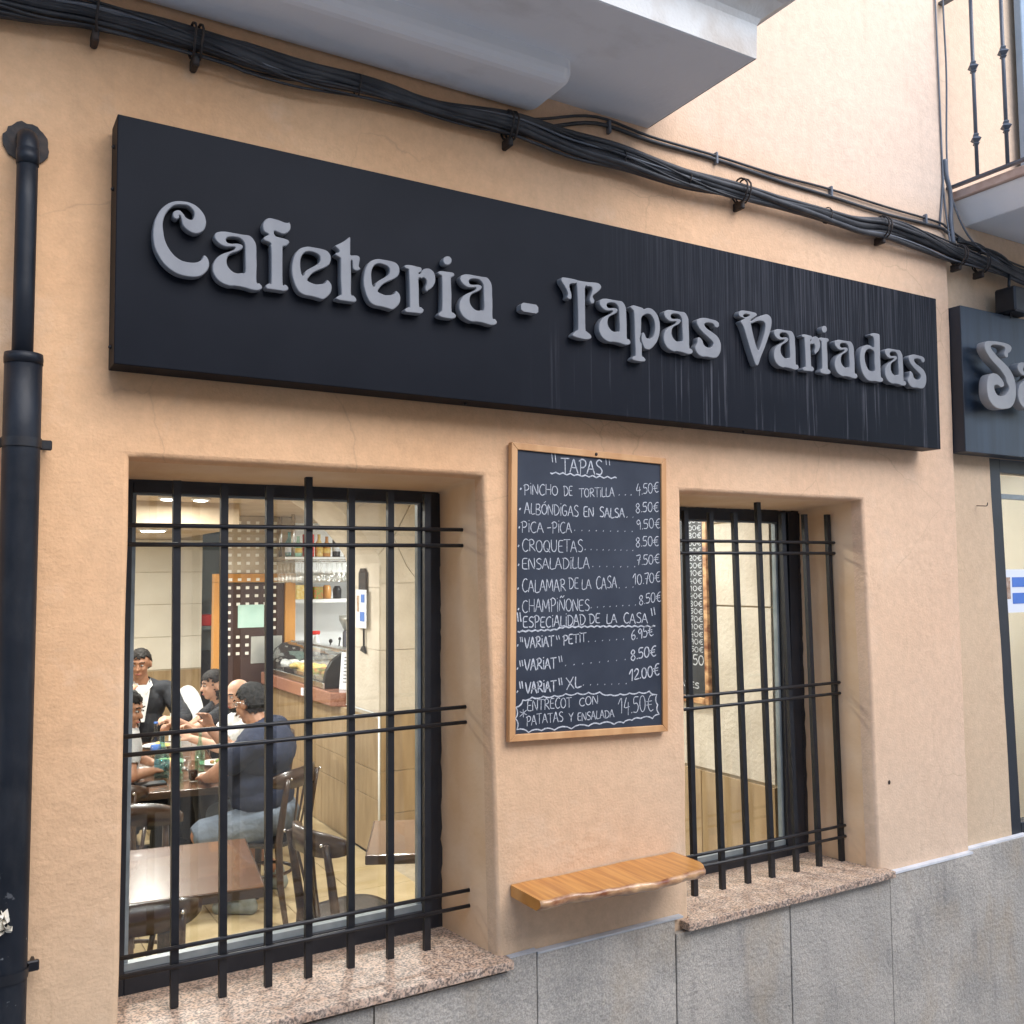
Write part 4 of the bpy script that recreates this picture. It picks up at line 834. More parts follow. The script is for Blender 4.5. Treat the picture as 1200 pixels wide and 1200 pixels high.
board = thing('menu_board', (1.99, -.005, 1.47), 'black chalkboard menu headed Tapas in a pine frame hung slightly askew between the windows', 'chalkboard')
BTL, BTR, BBL, BBR = (1.652, 2.488), (2.336, 2.470), (1.634, 1.472), (2.321, 1.446)
fw = .024
def lerp2(u, v):
    t = (BTL[0] + (BTR[0]-BTL[0])*u, BTL[1] + (BTR[1]-BTL[1])*u); q = (BBL[0] + (BBR[0]-BBL[0])*u, BBL[1] + (BBR[1]-BBL[1])*u)
    return (t[0] + (q[0]-t[0])*v, t[1] + (q[1]-t[1])*v)
fu, fv = fw/.68, fw/1.02
def fr(pts, y0=-.030, y1=-.006): return [(p[0], y0, p[1]) for p in pts]
for (u0, v0, u1, v1, u2, v2, u3, v3) in ((0, 0, 1, 0, 1-fu, fv, fu, fv), (1, 0, 1, 1, 1-fu, 1-fv, 1-fu, fv), (1, 1, 0, 1, fu, 1-fv, 1-fu, 1-fv), (0, 1, 0, 0, fu, fv, fu, 1-fv)):
    b = B(); b.poly(fr([lerp2(u0, v0), lerp2(u1, v1), lerp2(u2, v2), lerp2(u3, v3)]), (0, .024, 0))
    o = b.obj('frame_strip', M['pine'], board); mm = o.modifiers.new('bevel', 'BEVEL'); mm.width = .002; mm.segments = 2
b = B(); b.poly(fr([lerp2(fu*.9, fv*.9), lerp2(1-fu*.9, fv*.9), lerp2(1-fu*.9, 1-fv*.9), lerp2(fu*.9, 1-fv*.9)], -.022), (0, .012, 0)); b.obj('slate', M['slate'], board)
b = B(); q = lerp2(.52, .012); b.ball((q[0], -.030, q[1]), .006, 8, 6); b.obj('nail', M['clampm'], board)
to3 = lambda p: (p[0], -.0226, p[1])
for (t, x0, z0, x1, z1, h, th) in WORDS:
    b = B(); write(b, t, x0, z0, x1, z1, h, .0031*th, to3); b.obj('chalk_word', M['chalk'], board)
r_ = random.Random(5)
b = B()
for (x, z, s) in DOTS: stroke(b, [(x - .001, z - .001), (x + .0012*r_.random(), z + .0015*s)], .0046*s, to3, r_)
b.obj('chalk_dots', M['chalk'], board)
for pl, th in LINES:
    b = B(); P = [Vector(p) for p in pl]; L_, R_ = [], []
    for i, p in enumerate(P):
        d = (P[min(i+1, len(P)-1)] - P[max(0, i-1)]).normalized(); n = Vector((-d.y, d.x)); ww = .0018*th*(1 + .3*(r_.random()-.5))
        L_.append(b.bm.verts.new(to3(p + n*ww))); R_.append(b.bm.verts.new(to3(p - n*ww)))
    for i in range(len(P)-1): b._f([R_[i], R_[i+1], L_[i+1], L_[i]])
    b.obj('chalk_line', M['chalk'], board)

# ------------------------------------------------------------------ plank shelf with a live edge
b = B()
n = 60; topf, botf = [], []
def edge(t):
    x = 1.650 + (2.358 - 1.650)*t
    y = -.205 + (.018*math.sin(t*6.5 + .6)) + .016*noise.noise(Vector((t*9, 2, 0))) - .012*t
    if t > .93: y += .055*((t-.93)/.07)**2.0
    if t < .03: y += .012*(1 - t/.03)
    return x, y
T = [i/n for i in range(n+1)]
zt, zb_ = .995, .957
vt0 = [b.bm.verts.new((edge(t)[0], -.004, zt + .003*noise.noise(Vector((t*5, 0, 0))))) for t in T]
vt = [b.bm.verts.new((edge(t)[0], edge(t)[1] + .008*noise.noise(Vector((t*30, 4, 0))), zt + .003*noise.noise(Vector((t*5, 1, 0))))) for t in T]
mid1 = [b.bm.verts.new((edge(t)[0], edge(t)[1] - .010 + .006*noise.noise(Vector((t*23, 7, 0))), zt - .010)) for t in T]
mid2 = [b.bm.verts.new((edge(t)[0], edge(t)[1] - .004 + .010*noise.noise(Vector((t*19, 5, 3))), zt - .024)) for t in T]
vb = [b.bm.verts.new((edge(t)[0], edge(t)[1] + .018 + .010*noise.noise(Vector((t*13, 9, 5))), zb_ + .006*noise.noise(Vector((t*11, 3, 0))))) for t in T]
vb0 = [b.bm.verts.new((edge(t)[0], -.004, zb_)) for t in T]
rows = [vt0, vt, mid1, mid2, vb, vb0]
for a in range(5):
    b.mi = 1 if a in (1, 2, 3) else 0; b.smooth = a in (1, 2, 3)
    for i in range(n): b._f([rows[a][i], rows[a][i+1], rows[a+1][i+1], rows[a+1][i]])
b.mi = 0; b.smooth = False
b._f([r[0] for r in rows]); b._f([r[-1] for r in rows][::-1])
pk = b.obj('wall_shelf', [M['plank'], M['plank_edge']], None, (2.0, 0, .957))
tag(pk, 'short honey coloured wooden plank shelf with a wavy bark edge fixed under the chalkboard', 'shelf')

# ------------------------------------------------------------------ downpipe
pipe = thing('downpipe', (.15, -.08, 0), 'black painted downpipe with a thick lower half and an elbow into the wall', 'pipe')
px = lambda z: .150
b = B(); pts = [(.150, -.078, z) for z in (2.56, 2.8, 3.0, 3.14)]
b.tube(pts, .0255, 16); b.lathe([(.0275, 3.115), (.0275, 3.155)], .150, -.078, 16); b.obj('upper_pipe', M['pipe'], pipe)
b = B(); pts = [(.150, -.078 + .075*(1 - math.cos(a)), 3.145 + .065*math.sin(a)) for a in [math.pi/2*k/8 for k in range(9)]] + [(.15, .03, 3.21)]
b.tube(pts, .0262, 16); b.obj('elbow', M['pipe'], pipe)
b = B(); b.tube([(.153, -.082, z) for z in (0.0, .6, 1.2, 1.8, 2.4, 2.605)], .0445, 24); b.lathe([(.0460, 2.585), (.0465, 2.60), (.0455, 2.612), (.030, 2.613)], .153, -.082, 24); b.obj('lower_pipe', M['pipe'], pipe)
def bracket(z):
    b = B(); b.smooth = True
    ring = [(.153 + .0475*math.cos(a), -.082 + .0475*math.sin(a)) for a in [2*math.pi*k/24 for k in range(24)]]
    lo = [b.bm.verts.new((x, y, z-.012)) for x, y in ring]; hi = [b.bm.verts.new((x, y, z+.012)) for x, y in ring]
    for k in range(24): b._f([lo[k], lo[(k+1) % 24], hi[(k+1) % 24], hi[k]])
    b.smooth = False
    b.box(.195, .226, -.066, -.052, z-.013, z+.013, .003); b.box(.078, .110, -.066, -.052, z-.013, z+.013, .003)
    b.tube([(.214, -.06, z), (.214, 0, z)], .005, 6); b.tube([(.09, -.06, z), (.09, 0, z)], .005, 6)
    b.obj('bracket', M['iron'], pipe)
bracket(2.381); bracket(1.055)
b = B(); r2 = random.Random(3)
n = 28; outer = [(.150 + (.050 + .010*r2.random())*math.cos(2*math.pi*k/n), 3.203 + (.052 + .010*r2.random())*math.sin(2*math.pi*k/n)) for k in range(n)]
b.poly([(x, -.0075, z) for x, z in outer], (0, .006, 0)); b.obj('mortar_collar', M['clampm'], pipe)
# crumpled leaflet stuck behind the pipe
b = B(); n = 12; G = []
for i in range(n+1):
    row = []
    for k in range(n+1):
        u, v = i/n - .5, k/n - .5; f = Vector((u*5, v*5, 2.0))
        row.append(b.bm.verts.new((.112 + u*.075 + .022*noise.noise(f), -.130 + .040*noise.noise(f*1.7 + Vector((9, 0, 0))), 1.205 + v*.055 + u*-.02 + .030*noise.noise(f*1.3 + Vector((0, 7, 0))))))
    G.append(row)
for i in range(n):
    for k in range(n): b.mi = 2 if 4 < i < 8 and k < 6 else 0; b._f([G[i][k], G[i+1][k], G[i+1][k+1], G[i][k+1]])
lf = b.obj('crumpled_leaflet', [M['creampaper'], M['food'], M['frost']], None, (.12, -.13, 1.2)); tag(lf, 'crumpled cream and green paper scrap stuck to the downpipe near the left edge', 'paper')
mm = lf.modifiers.new('solid', 'SOLIDIFY'); mm.thickness = .001

# ------------------------------------------------------------------ cable bundle and other cables
bundle = thing('cable_bundle', (2.0, -.05, 3.58), 'thick twisted bundle of sooty black cables clamped along the facade above the sign', 'cables')
CP = [(-2.0, 3.50), (-.6, 3.53), (.08, 3.560), (.31, 3.588), (.58, 3.592), (.86, 3.580), (1.1, 3.594), (1.38, 3.588), (1.644, 3.598), (1.9, 3.582), (2.13, 3.585), (2.45, 3.578), (2.735, 3.590), (3.0, 3.588), (3.2, 3.588), (3.45, 3.582), (3.65, 3.603), (3.9, 3.59), (4.135, 3.571), (4.4, 3.56), (4.7, 3.535), (5.4, 3.50), (8.0, 3.5)]
base = catmull(CP, 8, False)
rc = random.Random(21)
def fat(x): return .55 + .45*abs(math.sin(x*1.9 + .7)) if x > .7 else .85
for k in range(20):
    ph = rc.random()*6.28; om = 2.0 + 2.2*rc.random()*(1 if k % 2 else -1); rad = .008 + .034*rc.random(); rr = rc.choice([.004, .0055, .007, .009, .012])
    pts = []
    for (x, z) in base:
        a = ph + om*x; f = fat(x)
        pts.append((x, -.048 + rad*f*.6*math.cos(a), z + rad*f*1.15*math.sin(a) + .009*noise.noise(Vector((x*3.3, k*3.1, 0)))))
    b = B(); b.tube(pts, rr, 6); b.obj('cable', M['cable_g'] if k in (2, 9, 14) else M['cable'], bundle)
b = B(); pts = [(x, -.045, z + .006*noise.noise(Vector((x*3, 5, 0)))) for x, z in base]; b.tube(pts, [.024*(.8 + .45*noise.noise(Vector((x*2.3, 0, 9)))) for x, z in base], 8); b.obj('cable_core', M['cable'], bundle)
for (x, z, big) in ((.31, 3.588, 1), (.58, 3.592, 2), (1.08, 3.594, 0), (1.644, 3.598, 2), (2.45, 3.58, 0), (2.745, 3.590, 2), (3.62, 3.600, 2), (3.25, 3.585, 0), (4.18, 3.566, 2), (4.36, 3.558, 2), (2.13, 3.585, 0)):
    b = B(); w_ = .005 if big == 0 else .008
    for s in ((0,) if big < 2 else (-.010, .010)):
        ring = [(x + s + .002*math.sin(a*3), -.046 + (.044 if big else .030)*math.cos(a), z + (.050 if big else .034)*math.sin(a)) for a in [2*math.pi*q/14 for q in range(15)]]
        b.tube(ring, w_*.5, 5, True)
    if big: b.box(x - .009, x + .010, -.055, 0.0, z - .074, z - .040, .004); b.tube([(x, -.05, z - .066), (x, 0, z - .066)], .008, 6)
    b.obj('clamp', M['clampm'], bundle)

twin = thing('twin_cable', (2.9, -.02, 3.73), 'pair of thin dark cables clipped to the wall just above the thick bundle', 'cables')
P1 = [(1.70, -.04, 3.635), (1.80, -.03, 3.668), (2.04, -.014, 3.742), (2.3, -.012, 3.728), (2.64, -.012, 3.728), (3.0, -.012, 3.722), (3.32, -.012, 3.728), (3.7, -.012, 3.722), (4.07, -.012, 3.722), (4.14, -.02, 3.70), (4.30, -.02, 3.655), (4.5, -.03, 3.63), (4.8, -.03, 3.60), (6, -.03, 3.55)]
for dz, r in ((0, .0052), (-.026, .0075)):
    b = B(); b.tube(catmull([(p[0], p[1], p[2] + dz + (.010*math.sin(p[0]*3.1) if dz else 0)) for p in P1], 5, False), r, 6); b.obj('cable', M['cable'], twin)
for x in (2.10, 2.64, 3.32, 3.98):
    b = B(); b.box(x-.006, x+.006, -.022, 0, 3.692, 3.742, .003); b.obj('clip', M['cable_g'], twin)
drop = thing('vertical_cables', (4.13, -.02, 3.7), 'three thin grey cables dropping down the wall at the step beside the right balcony', 'cables')
for k, pp in enumerate(([(4.118, -.01, 6), (4.122, -.01, 4.87), (4.128, -.01, 4.3), (4.132, -.01, 3.9), (4.138, -.02, 3.72), (4.14, -.03, 3.62)],
           [(4.172, -.01, 6), (4.184, -.01, 4.87), (4.19, -.01, 4.5), (4.17, -.01, 4.15), (4.172, -.01, 3.95), (4.20, -.015, 3.84), (4.25, -.03, 3.72), (4.34, -.04, 3.64), (4.5, -.05, 3.58)],
           [(4.150, -.01, 4.05), (4.155, -.012, 3.97), (4.175, -.014, 3.90), (4.178, -.016, 3.82), (4.165, -.02, 3.74), (4.165, -.03, 3.62)],
           [(4.09, -.01, 3.70), (4.108, -.01, 3.80), (4.125, -.01, 3.90), (4.135, -.01, 3.96)])):
    b = B(); b.tube(catmull(pp, 5, False), (.0045, .0045, .011, .005)[k], 6); b.obj('cable', M['cable_g'], drop)
for k, (z0, sag) in enumerate(((3.66, .0), (3.62, .03), (3.64, .05))):
    b = B(); b.tube(catmull([(4.20, -.03, 3.66 - .01*k), (4.36, -.04, 3.63 + .01*k), (4.52, -.05, 3.60 + .025*math.sin(k*2)), (4.70, -.06, 3.55), (5.2, -.06, 3.50)], 5, False), .006, 6); b.obj('cable', M['cable'], bundle)
# black box over the neighbouring sign
bx = thing('junction_box', (4.56, -.1, 3.31), 'black box hanging under the cables above the neighbouring sign', 'box')
b = B(); b.box(4.495, 4.66, -.13, -.02, 3.318, 3.445, .008); b.obj('housing', M['black'], bx)
b = B(); b.tube([(4.53, -.08, 3.318), (4.535, -.08, 3.295)], .004, 6); b.tube([(4.56, -.06, 3.44), (4.57, -.06, 3.53)], .008, 6); b.obj('gland', M['black'], bx)
# little hook in the pale wall and holes
b = B(); b.tube(catmull([(4.36, .03, 2.355), (4.36, -.005, 2.352), (4.375, -.014, 2.353), (4.382, -.014, 2.368)], 4, False), .0025, 6)
hk = b.obj('wire_hook', M['clampm'], None, (4.36, .03, 2.35)); tag(hk, 'small rusty wire hook in the peach wall left of the shop window', 'hook')
for (x, y, z) in ((3.598, -.001, 1.105), (4.02, -.001, 1.07)):
    b = B(); b.ball((x, y, z), .008, 8, 6, (1, .35, 1.2)); b.obj('wall_plug', M['clampm'], building)
# poster in the shop window
ps = thing('window_notice', (4.62, .057, 1.82), 'white notice with blue boxes and a small photo inside the glass at right edge', 'notice')
b = B(); b.box(4.590, 4.82, .056, .057, 1.820, 2.040); b.obj('sheet', M['paper'], ps)
b = B(); b.box(4.605, 4.655, .0545, .0555, 1.89, 2.0); b.obj('photo_print', M['photo'], ps)
b = B(); b.box(4.672, 4.80, .0545, .0555, 1.95, 2.00); b.obj('blue_box', M['blue'], ps)
b = B(); b.box(4.672, 4.80, .0545, .0555, 1.865, 1.92); b.obj('blue_box', M['blue'], ps)
b = B(); b.lathe([(.08, .78), (.09, .85), (.09, 1.12), (.07, 1.14)], 5.05, .6, 14); rd = b.obj('red_bin', M['red'], None, (5.05, .6, .78)); tag(rd, 'red rounded container standing behind the shop glass at the right edge', 'container')
# ------------------------------------------------------------------ the room behind the windows
Z_ = Vector((0, 0, 1))
def S(b, name, m, org=(0, 0, 0)):
    o = b.obj(name, m, None, org); o['kind'] = 'structure'; return o
b = B(); b.box(-1.2, 5.4, .452, 7.6, -.03, -.009); fl = S(b, 'floor', M['grout'])
tiles(fl, 'floor_tile', 'Z', -.009, .1, 2.72, .46, 6.4, .44, .44, M['floor'], .006, .009, 0.0, 1)
tiles(fl, 'floor_tile', 'Z', -.009, -1.1, .1, .46, 3.0, .44, .44, M['floor'], .006, .009, 0.0, 1)
b = B(); b.box(-1.2, 5.4, .452, 7.6, 2.62, 2.70); S(b, 'ceiling', M['ceil'])
b = B(); b.box(-1.2, 2.02, 4.92, 7.6, 2.42, 2.619); S(b, 'ceiling_soffit', M['ceil'])
b = B(); b.box(-1.25, -1.2, .45, 7.6, 0, 2.7); S(b, 'wall_left', M['cream'])
# back wall with cream tiles over tan tiles; dark corridor opening at its right end
b = B(); b.box(-1.2, 2.318, 7.52, 7.62, 0, 2.62); bw = S(b, 'wall_back', M['grout'])
tiles(bw, 'wall_tile', 'Y', 7.52, .40, 2.318, 1.075, 2.42, 1.92, .335, M['cream'], .004, .008, 0, -1)
tiles(bw, 'wall_tile', 'Y', 7.52, .40, 2.318, 0.06, 1.07, .48, .335, M['tan'], .004, .010, 0, -1)
b = B(); b.box(2.318, 5.4, 7.95, 8.0, 0, 2.62); S(b, 'corridor_wall', M['greywall'])
b = B(); b.box(2.33, 2.50, 7.90, 7.949, 0, 1.22); S(b, 'corridor_wainscot', M['black'])
# right hand side wall just inside the second window
b = B(); b.box(3.387, 3.45, .455, 3.6, 0, 2.62); sw = S(b, 'wall_side', M['grout'])
tiles(sw, 'wall_slab', 'X', 3.387, .456, 3.6, 1.030, 1.865, .62, .835, M['stone'], .005, .014, 0.0, -1)
tiles(sw, 'wall_slab', 'X', 3.387, .456, 3.6, 1.868, 2.285, .62, .415, M['stone'], .005, .014, .3, -1)
tiles(sw, 'wall_slab', 'X', 3.387, .456, 3.6, 2.288, 2.62, .62, .33, M['stone'], .005, .014, .1, -1)
tiles(sw, 'wall_tile', 'X', 3.387, .456, 3.6, .02, 1.02, .33, .50, M['tan'], .004, .018, .15, -1)
# pillar with the springing of a wide arch
b = B()
arch = [(2.702, 2.12), (2.675, 2.19), (2.62, 2.27), (2.54, 2.36), (2.46, 2.44), (2.36, 2.53), (2.22, 2.615)]
b.poly([(3.386, 3.615, 0)] + [(2.702, 3.615, 0)] + [(x, 3.615, z) for x, z in arch] + [(3.386, 3.615, 2.619)], (0, .66, 0)); pl = S(b, 'arch_pillar', M['stone'])
def slabp(pts, y=3.614):
    b = B(); b.poly([(x, y, z) for x, z in pts], (0, -.012, 0)); b.obj('wall_slab', M['stone'], pl)
slabp([(2.705, 1.036), (3.368, 1.036), (3.368, 1.487), (2.705, 1.487)]); slabp([(2.705, 1.492), (3.368, 1.492), (3.368, 1.972), (2.705, 1.972)])
slabp([(2.705, 1.977), (3.00, 1.977), (2.90, 2.10), (2.80, 2.30), (2.685, 2.18), (2.704, 2.11)])
slabp([(3.006, 1.977), (3.368, 1.977), (3.368, 2.612), (2.97, 2.612), (2.806, 2.306), (2.906, 2.105)])
slabp([(2.68, 2.185), (2.795, 2.31), (2.96, 2.612), (2.70, 2.612), (2.43, 2.477), (2.54, 2.365)])
slabp([(2.424, 2.482), (2.69, 2.612), (2.24, 2.612)])
tiles(pl, 'wall_tile', 'Y', 3.615, 2.706, 3.368, .02, .62, .62, .30, M['tan'], .004, .012, 0, -1)
tiles(pl, 'wall_tile', 'Y', 3.615, 2.706, 3.368, .62, 1.03, .62, .41, M['tan'], .004, .012, 0, -1)
tiles(pl, 'wall_slab', 'X', 2.701, 3.612, 4.272, 1.036, 2.11, .66, .452, M['stone'], .004, .006, 0, -1)
b = B(); b.tube([(2.690, 3.600, 0), (2.690, 3.600, 1.03)], .008, 6); b.obj('corner_trim', M['white'], pl)
b = B(); b.box(2.692, 2.702, 3.61, 4.27, 1.026, 1.034); b.box(2.69, 3.36, 3.600, 3.612, 1.026, 1.034); b.obj('tile_trim', M['white'], pl)
# counter
ct = thing('bar_counter', (2.7, 4.3, 0), 'tan tiled bar counter with a red brown stone top running away from the arch pillar', 'counter')
b = B(); b.box(2.702, 3.1, 3.61, 6.3, 0, 1.0); b.obj('carcass', M['grout'], ct)
tiles(ct, 'counter_tile', 'X', 2.7015, 3.612, 6.3, .02, .62, .60, .40, M['tan'], .004, .010, .2, -1)
tiles(ct, 'counter_tile', 'X', 2.7015, 3.612, 6.3, .62, 1.0, .60, .38, M['tan'], .004, .010, 0, -1)
b = B(); b.poly([(3.15, 4.28, 1.0), (2.78, 4.28, 1.0), (2.62, 4.42, 1.0), (2.62, 6.35, 1.0), (3.15, 6.35, 1.0)], (0, 0, .11)); o = b.obj('countertop', M['bartop'], ct)
mm = o.modifiers.new('bevel', 'BEVEL'); mm.width = .008; mm.segments = 2
b = B(); b.box(2.608, 2.62, 5.05, 5.11, 1.02, 1.08); b.obj('sticker', M['paper'], ct)
# display case on the counter
dc = thing('display_case', (2.83, 5.4, 1.11), 'curved glass tapas display case with black end cheeks on the bar counter', 'display case')
prof = [(2.66, 1.112), (2.655, 1.17), (2.675, 1.26), (2.72, 1.335), (2.79, 1.385), (2.88, 1.40), (3.02, 1.40), (3.02, 1.112)]
for y in (4.66, 6.20):
    b = B(); b.poly([(x, y, z) for x, z in prof], (0, .05, 0)); o = b.obj('end_cheek', M['black'], dc); mm = o.modifiers.new('bevel', 'BEVEL'); mm.width = .006; mm.segments = 2
b = B(); pr = catmull(prof[1:7], 3, False)
for i in range(len(pr)-1): b.quad((pr[i][0]+.006, 4.71, pr[i][1]), (pr[i][0]+.006, 6.2, pr[i][1]), (pr[i+1][0]+.006, 6.2, pr[i+1][1]), (pr[i+1][0]+.006, 4.71, pr[i+1][1]))
b.obj('curved_glass', M['clear'], dc)
b = B(); b.box(2.66, 3.02, 4.71, 6.2, 1.112, 1.15); b.obj('base', M['steel'], dc)
b = B(); b.box(2.645, 2.662, 4.66, 6.25, 1.112, 1.16, .003); b.box(2.87, 2.9, 4.7, 6.22, 1.395, 1.41, .003); b.obj('rail', M['steel'], dc)
for k in range(5):
    y = 4.75 + k*.29
    b = B(); b.box(2.70, 2.98, y, y + .26, 1.152, 1.19, .004); b.obj('tray', M['steel'] if k != 3 else M['black'], dc)
    b = B()
    for q in range(16): b.ball((2.74 + .2*rnd.random(), y + .03 + .2*rnd.random(), 1.20 + .015*rnd.random()), .028 + .014*rnd.random(), 7, 5, (1, 1, .7))
    b.obj('food', (M['salad'], M['salad'], M['food'], M['food'], M['crockery'])[k], dc)
pp = thing('menu_sheet', (2.80, 4.44, 1.112), 'white printed sheet standing on the near end of the bar counter', 'notice')
SA, SB = Vector((2.745, 4.56, 0)), Vector((2.862, 4.37, 0)); SN = Vector((-.85, -.52, 0)).normalized()
b = B(); b.poly([SA + Z_*1.112, SB + Z_*1.112, SB + Z_*1.41 - SN*.03, SA + Z_*1.41 - SN*.03], SN*-.003); b.obj('sheet', M['paper'], pp)
b = B()
for k in range(8):
    z = 1.365 - k*.028; t0, t1 = .15, .8 - .1*(k % 3); sh = SN*(.0012 - .03*(z - 1.112)/.298)
    b.poly([SA.lerp(SB, t0) + Z_*z + sh, SA.lerp(SB, t1) + Z_*z + sh, SA.lerp(SB, t1) + Z_*(z+.008) + sh, SA.lerp(SB, t0) + Z_*(z+.008) + sh], SN*.0004)
b.obj('print', M['ink'], pp)
# card holder on the pillar
hd = thing('card_holder', (2.69, 3.89, 1.46), 'dark wall holder with a white and blue card on the arch pillar', 'holder')
b = B(); b.box(2.672, 2.690, 3.82, 3.97, 1.90, 2.06, .008); b.poly([(2.672, 3.84, 2.06), (2.672, 3.95, 2.06), (2.672, 3.93, 2.085), (2.672, 3.86, 2.085)], (.018, 0, 0)); b.obj('head', M['clampm'], hd)
b = B(); b.box(2.664, 2.668, 3.79, 4.00, 1.640, 1.925); b.obj('card', M['paper'], hd)
b = B(); b.box(2.662, 2.6635, 3.82, 3.89, 1.83, 1.89); b.obj('blue_box', M['blue'], hd)
b = B(); b.box(2.662, 2.6635, 3.82, 3.91, 1.69, 1.76); b.obj('blue_box', M['blue'], hd)
b = B(); b.box(2.662, 2.6635, 3.925, 3.975, 1.76, 1.88); b.obj('photo_print', M['photo'], hd)
b = B(); b.tube([(2.680, 3.88, 1.92), (2.680, 3.87, 1.50)], .008, 6); b.poly([(2.672, 3.83, 1.452), (2.672, 3.93, 1.47), (2.672, 3.89, 1.505), (2.672, 3.86, 1.505)], (.014, 0, 0)); b.obj('rod', M['black'], hd)
# indoor price board on the side wall, seen nearly edge on through the second window
ib = thing('indoor_price_board', (3.36, 1.2, 1.37), 'tall indoor blackboard of chalked prices hanging on the side wall behind the second window', 'chalkboard')
b = B(); b.box(3.352, 3.366, .90, 1.75, 1.395, 2.46); b.obj('slate', M['slate_in'], ib)
b = B(); b.box(3.345, 3.370, .868, .899, 1.360, 2.50, .003); b.box(3.345, 3.370, .90, 1.75, 1.360, 1.394, .003); b.obj('frame_strip', M['plank_edge'], ib)
to3b = lambda p: (3.3512, 1.75 - p[0], p[1])
b = B()
for k, s in enumerate(['3.60', '3.90', '1.80', '2.00', '2.80', '3.00', '3.90', '2.20', '3.00', '2.10', '2.40', '2.10', '2.40', '2.80', '2.50', '2.70', '2.10', '2.40', '5.90', '5.50']):
    z = 2.375 - k*.0395
    write(b, s + u'\u20ac', .70, z, .838, z, .025, .0040, to3b, k)
write(b, '6.50', .70, 1.560, .84, 1.560, .048, .006, to3b, 3); write(b, 'ARES', .655, 1.440, .80, 1.438, .028, .006, to3b, 4)
b.obj('chalk_prices', M['chalk'], ib)
# door, honey coloured frame and perforated screen above
dr = thing('perforated_door', (2.6, 6.5, 0), 'dark brown door pierced with rows of small squares in a honey wood frame', 'door')
b = B(); b.box(2.295, 2.890, 6.50, 6.54, 0.01, 1.962, .003); b.obj('leaf', M['doordark'], dr)
b = B(); b.box(2.195, 2.291, 6.47, 6.56, 0, 1.97, .003); b.obj('frame_post', M['orange'], dr)
b = B(); b.box(2.894, 2.995, 6.47, 6.56, 0, 1.97, .003); b.obj('frame_post', M['orange'], dr)
b = B(); b.box(2.195, 2.995, 6.46, 6.56, 1.972, 2.055, .003); b.obj('transom', M['orange'], dr)
b = B(); b.box(2.295, 2.995, 6.49, 6.53, 2.057, 2.618, .002); b.obj('screen_panel', M['beigepanel'], dr)
b = B()
for r in range(17):
    z = 2.555 - r*.0795
    if abs(z - 2.01) < .045: y = 6.455
    else: y = 6.484 if z > 2.05 else 6.4965
    for c in range(6):
        x = 2.345 + c*.0885
        if z < 1.40 and not (c < 4 and z > 1.24): continue
        if 2.42 < x < 2.70 and 1.50 < z < 1.76: continue
        if z < 1.45 and x > 2.55: continue
        b.box(x - .017, x + .017, y, y + .003, z - .014, z + .014)
o = b.obj('square_inlay', M['hole'], dr)
b = B(); b.box(2.43, 2.685, 6.488, 6.499, 1.53, 1.752, .002); b.obj('frosted_plate', M['frost'], dr)
b = B(); b.box(2.56, 2.868, 6.488, 6.499, 1.18, 1.442, .002); b.obj('silver_plate', M['mirror'], dr)
# fire box on the corridor wall
fb = thing('red_wall_box', (2.36, 7.8, 1.42), 'small red box on a grey shelf in the dark corridor opening left of the door', 'box')
b = B(); b.box(2.33, 2.48, 7.7, 7.9, 1.50, 1.62, .006); b.obj('body', M['red'], fb)
b = B(); b.box(2.32, 2.52, 7.68, 7.93, 1.46, 1.498, .002); b.obj('shelf', M['greywall'], fb)
# bar back wall: white, shelf, odds and ends
b = B(); b.box(3.0, 5.4, 7.50, 7.56, 0, 2.62); S(b, 'bar_back_wall', M['white'])
b = B(); b.box(5.35, 5.4, 3.6, 7.5, 0, 2.62); b.box(3.45, 5.4, 3.55, 3.61, 0, 2.62); S(b, 'bar_side_wall', M['white'])
ws = thing('white_shelf', (3.6, 7.3, 1.74), 'white box shelf on the wall behind the bar under the hanging glasses', 'shelf')
b = B(); b.box(3.16, 4.1, 7.15, 7.499, 1.735, 1.775, .002); b.obj('shelf_board', M['white'], ws)
b = B(); b.box(3.16, 3.19, 7.15, 7.499, 1.776, 2.06, .002); b.obj('end_board', M['white'], ws)
b = B(); b.box(3.16, 4.1, 7.15, 7.499, 2.061, 2.09, .002); b.obj('shelf_board', M['white'], ws)
def small(name, label, cat, m, x, y, z, prof, group=None):
    b = B(); b.lathe([(r, z + h) for r, h in prof], x, y, 12); o = b.obj(name, m, None, (x, y, z)); tag(o, label, cat, group); return o
b = B(); b.box(3.24, 3.42, 7.2, 7.35, 1.776, 1.93, .004); o = b.obj('tea_box', M['food'], None, (3.33, 7.27, 1.776)); tag(o, 'yellow and green carton at the left end of the white shelf', 'box')
b = B(); b.box(3.44, 3.54, 7.2, 7.3, 1.776, 1.91, .004); o = b.obj('green_carton', M['salad'], None, (3.49, 7.25, 1.776)); tag(o, 'small green carton between the yellow carton and the jar on the white shelf', 'box')
small('clay_jar', 'orange brown jar on the white shelf behind the bar', 'jar', M['orange'], 3.60, 7.25, 1.776, [(.045, 0), (.05, .05), (.045, .13), (.03, .15)])
small('black_mug', 'black rounded canister right of the orange jar on the white shelf', 'canister', M['black'], 3.72, 7.25, 1.776, [(.045, 0), (.048, .10), (.03, .14)])
b = B(); b.box(3.95, 4.1, 7.1, 7.3, 1.776, 2.03, .01); o = b.obj('dark_machine', M['ink'], None, (4.0, 7.2, 1.776)); tag(o, 'dark grey box at the right end of the white shelf', 'box')
bb = thing('back_bar_worktop', (3.9, 7.1, 0), 'white worktop unit along the wall behind the bar', 'worktop')
b = B(); b.box(3.15, 5.3, 6.75, 7.49, 0, 1.16); b.obj('cabinet', M['white'], bb)
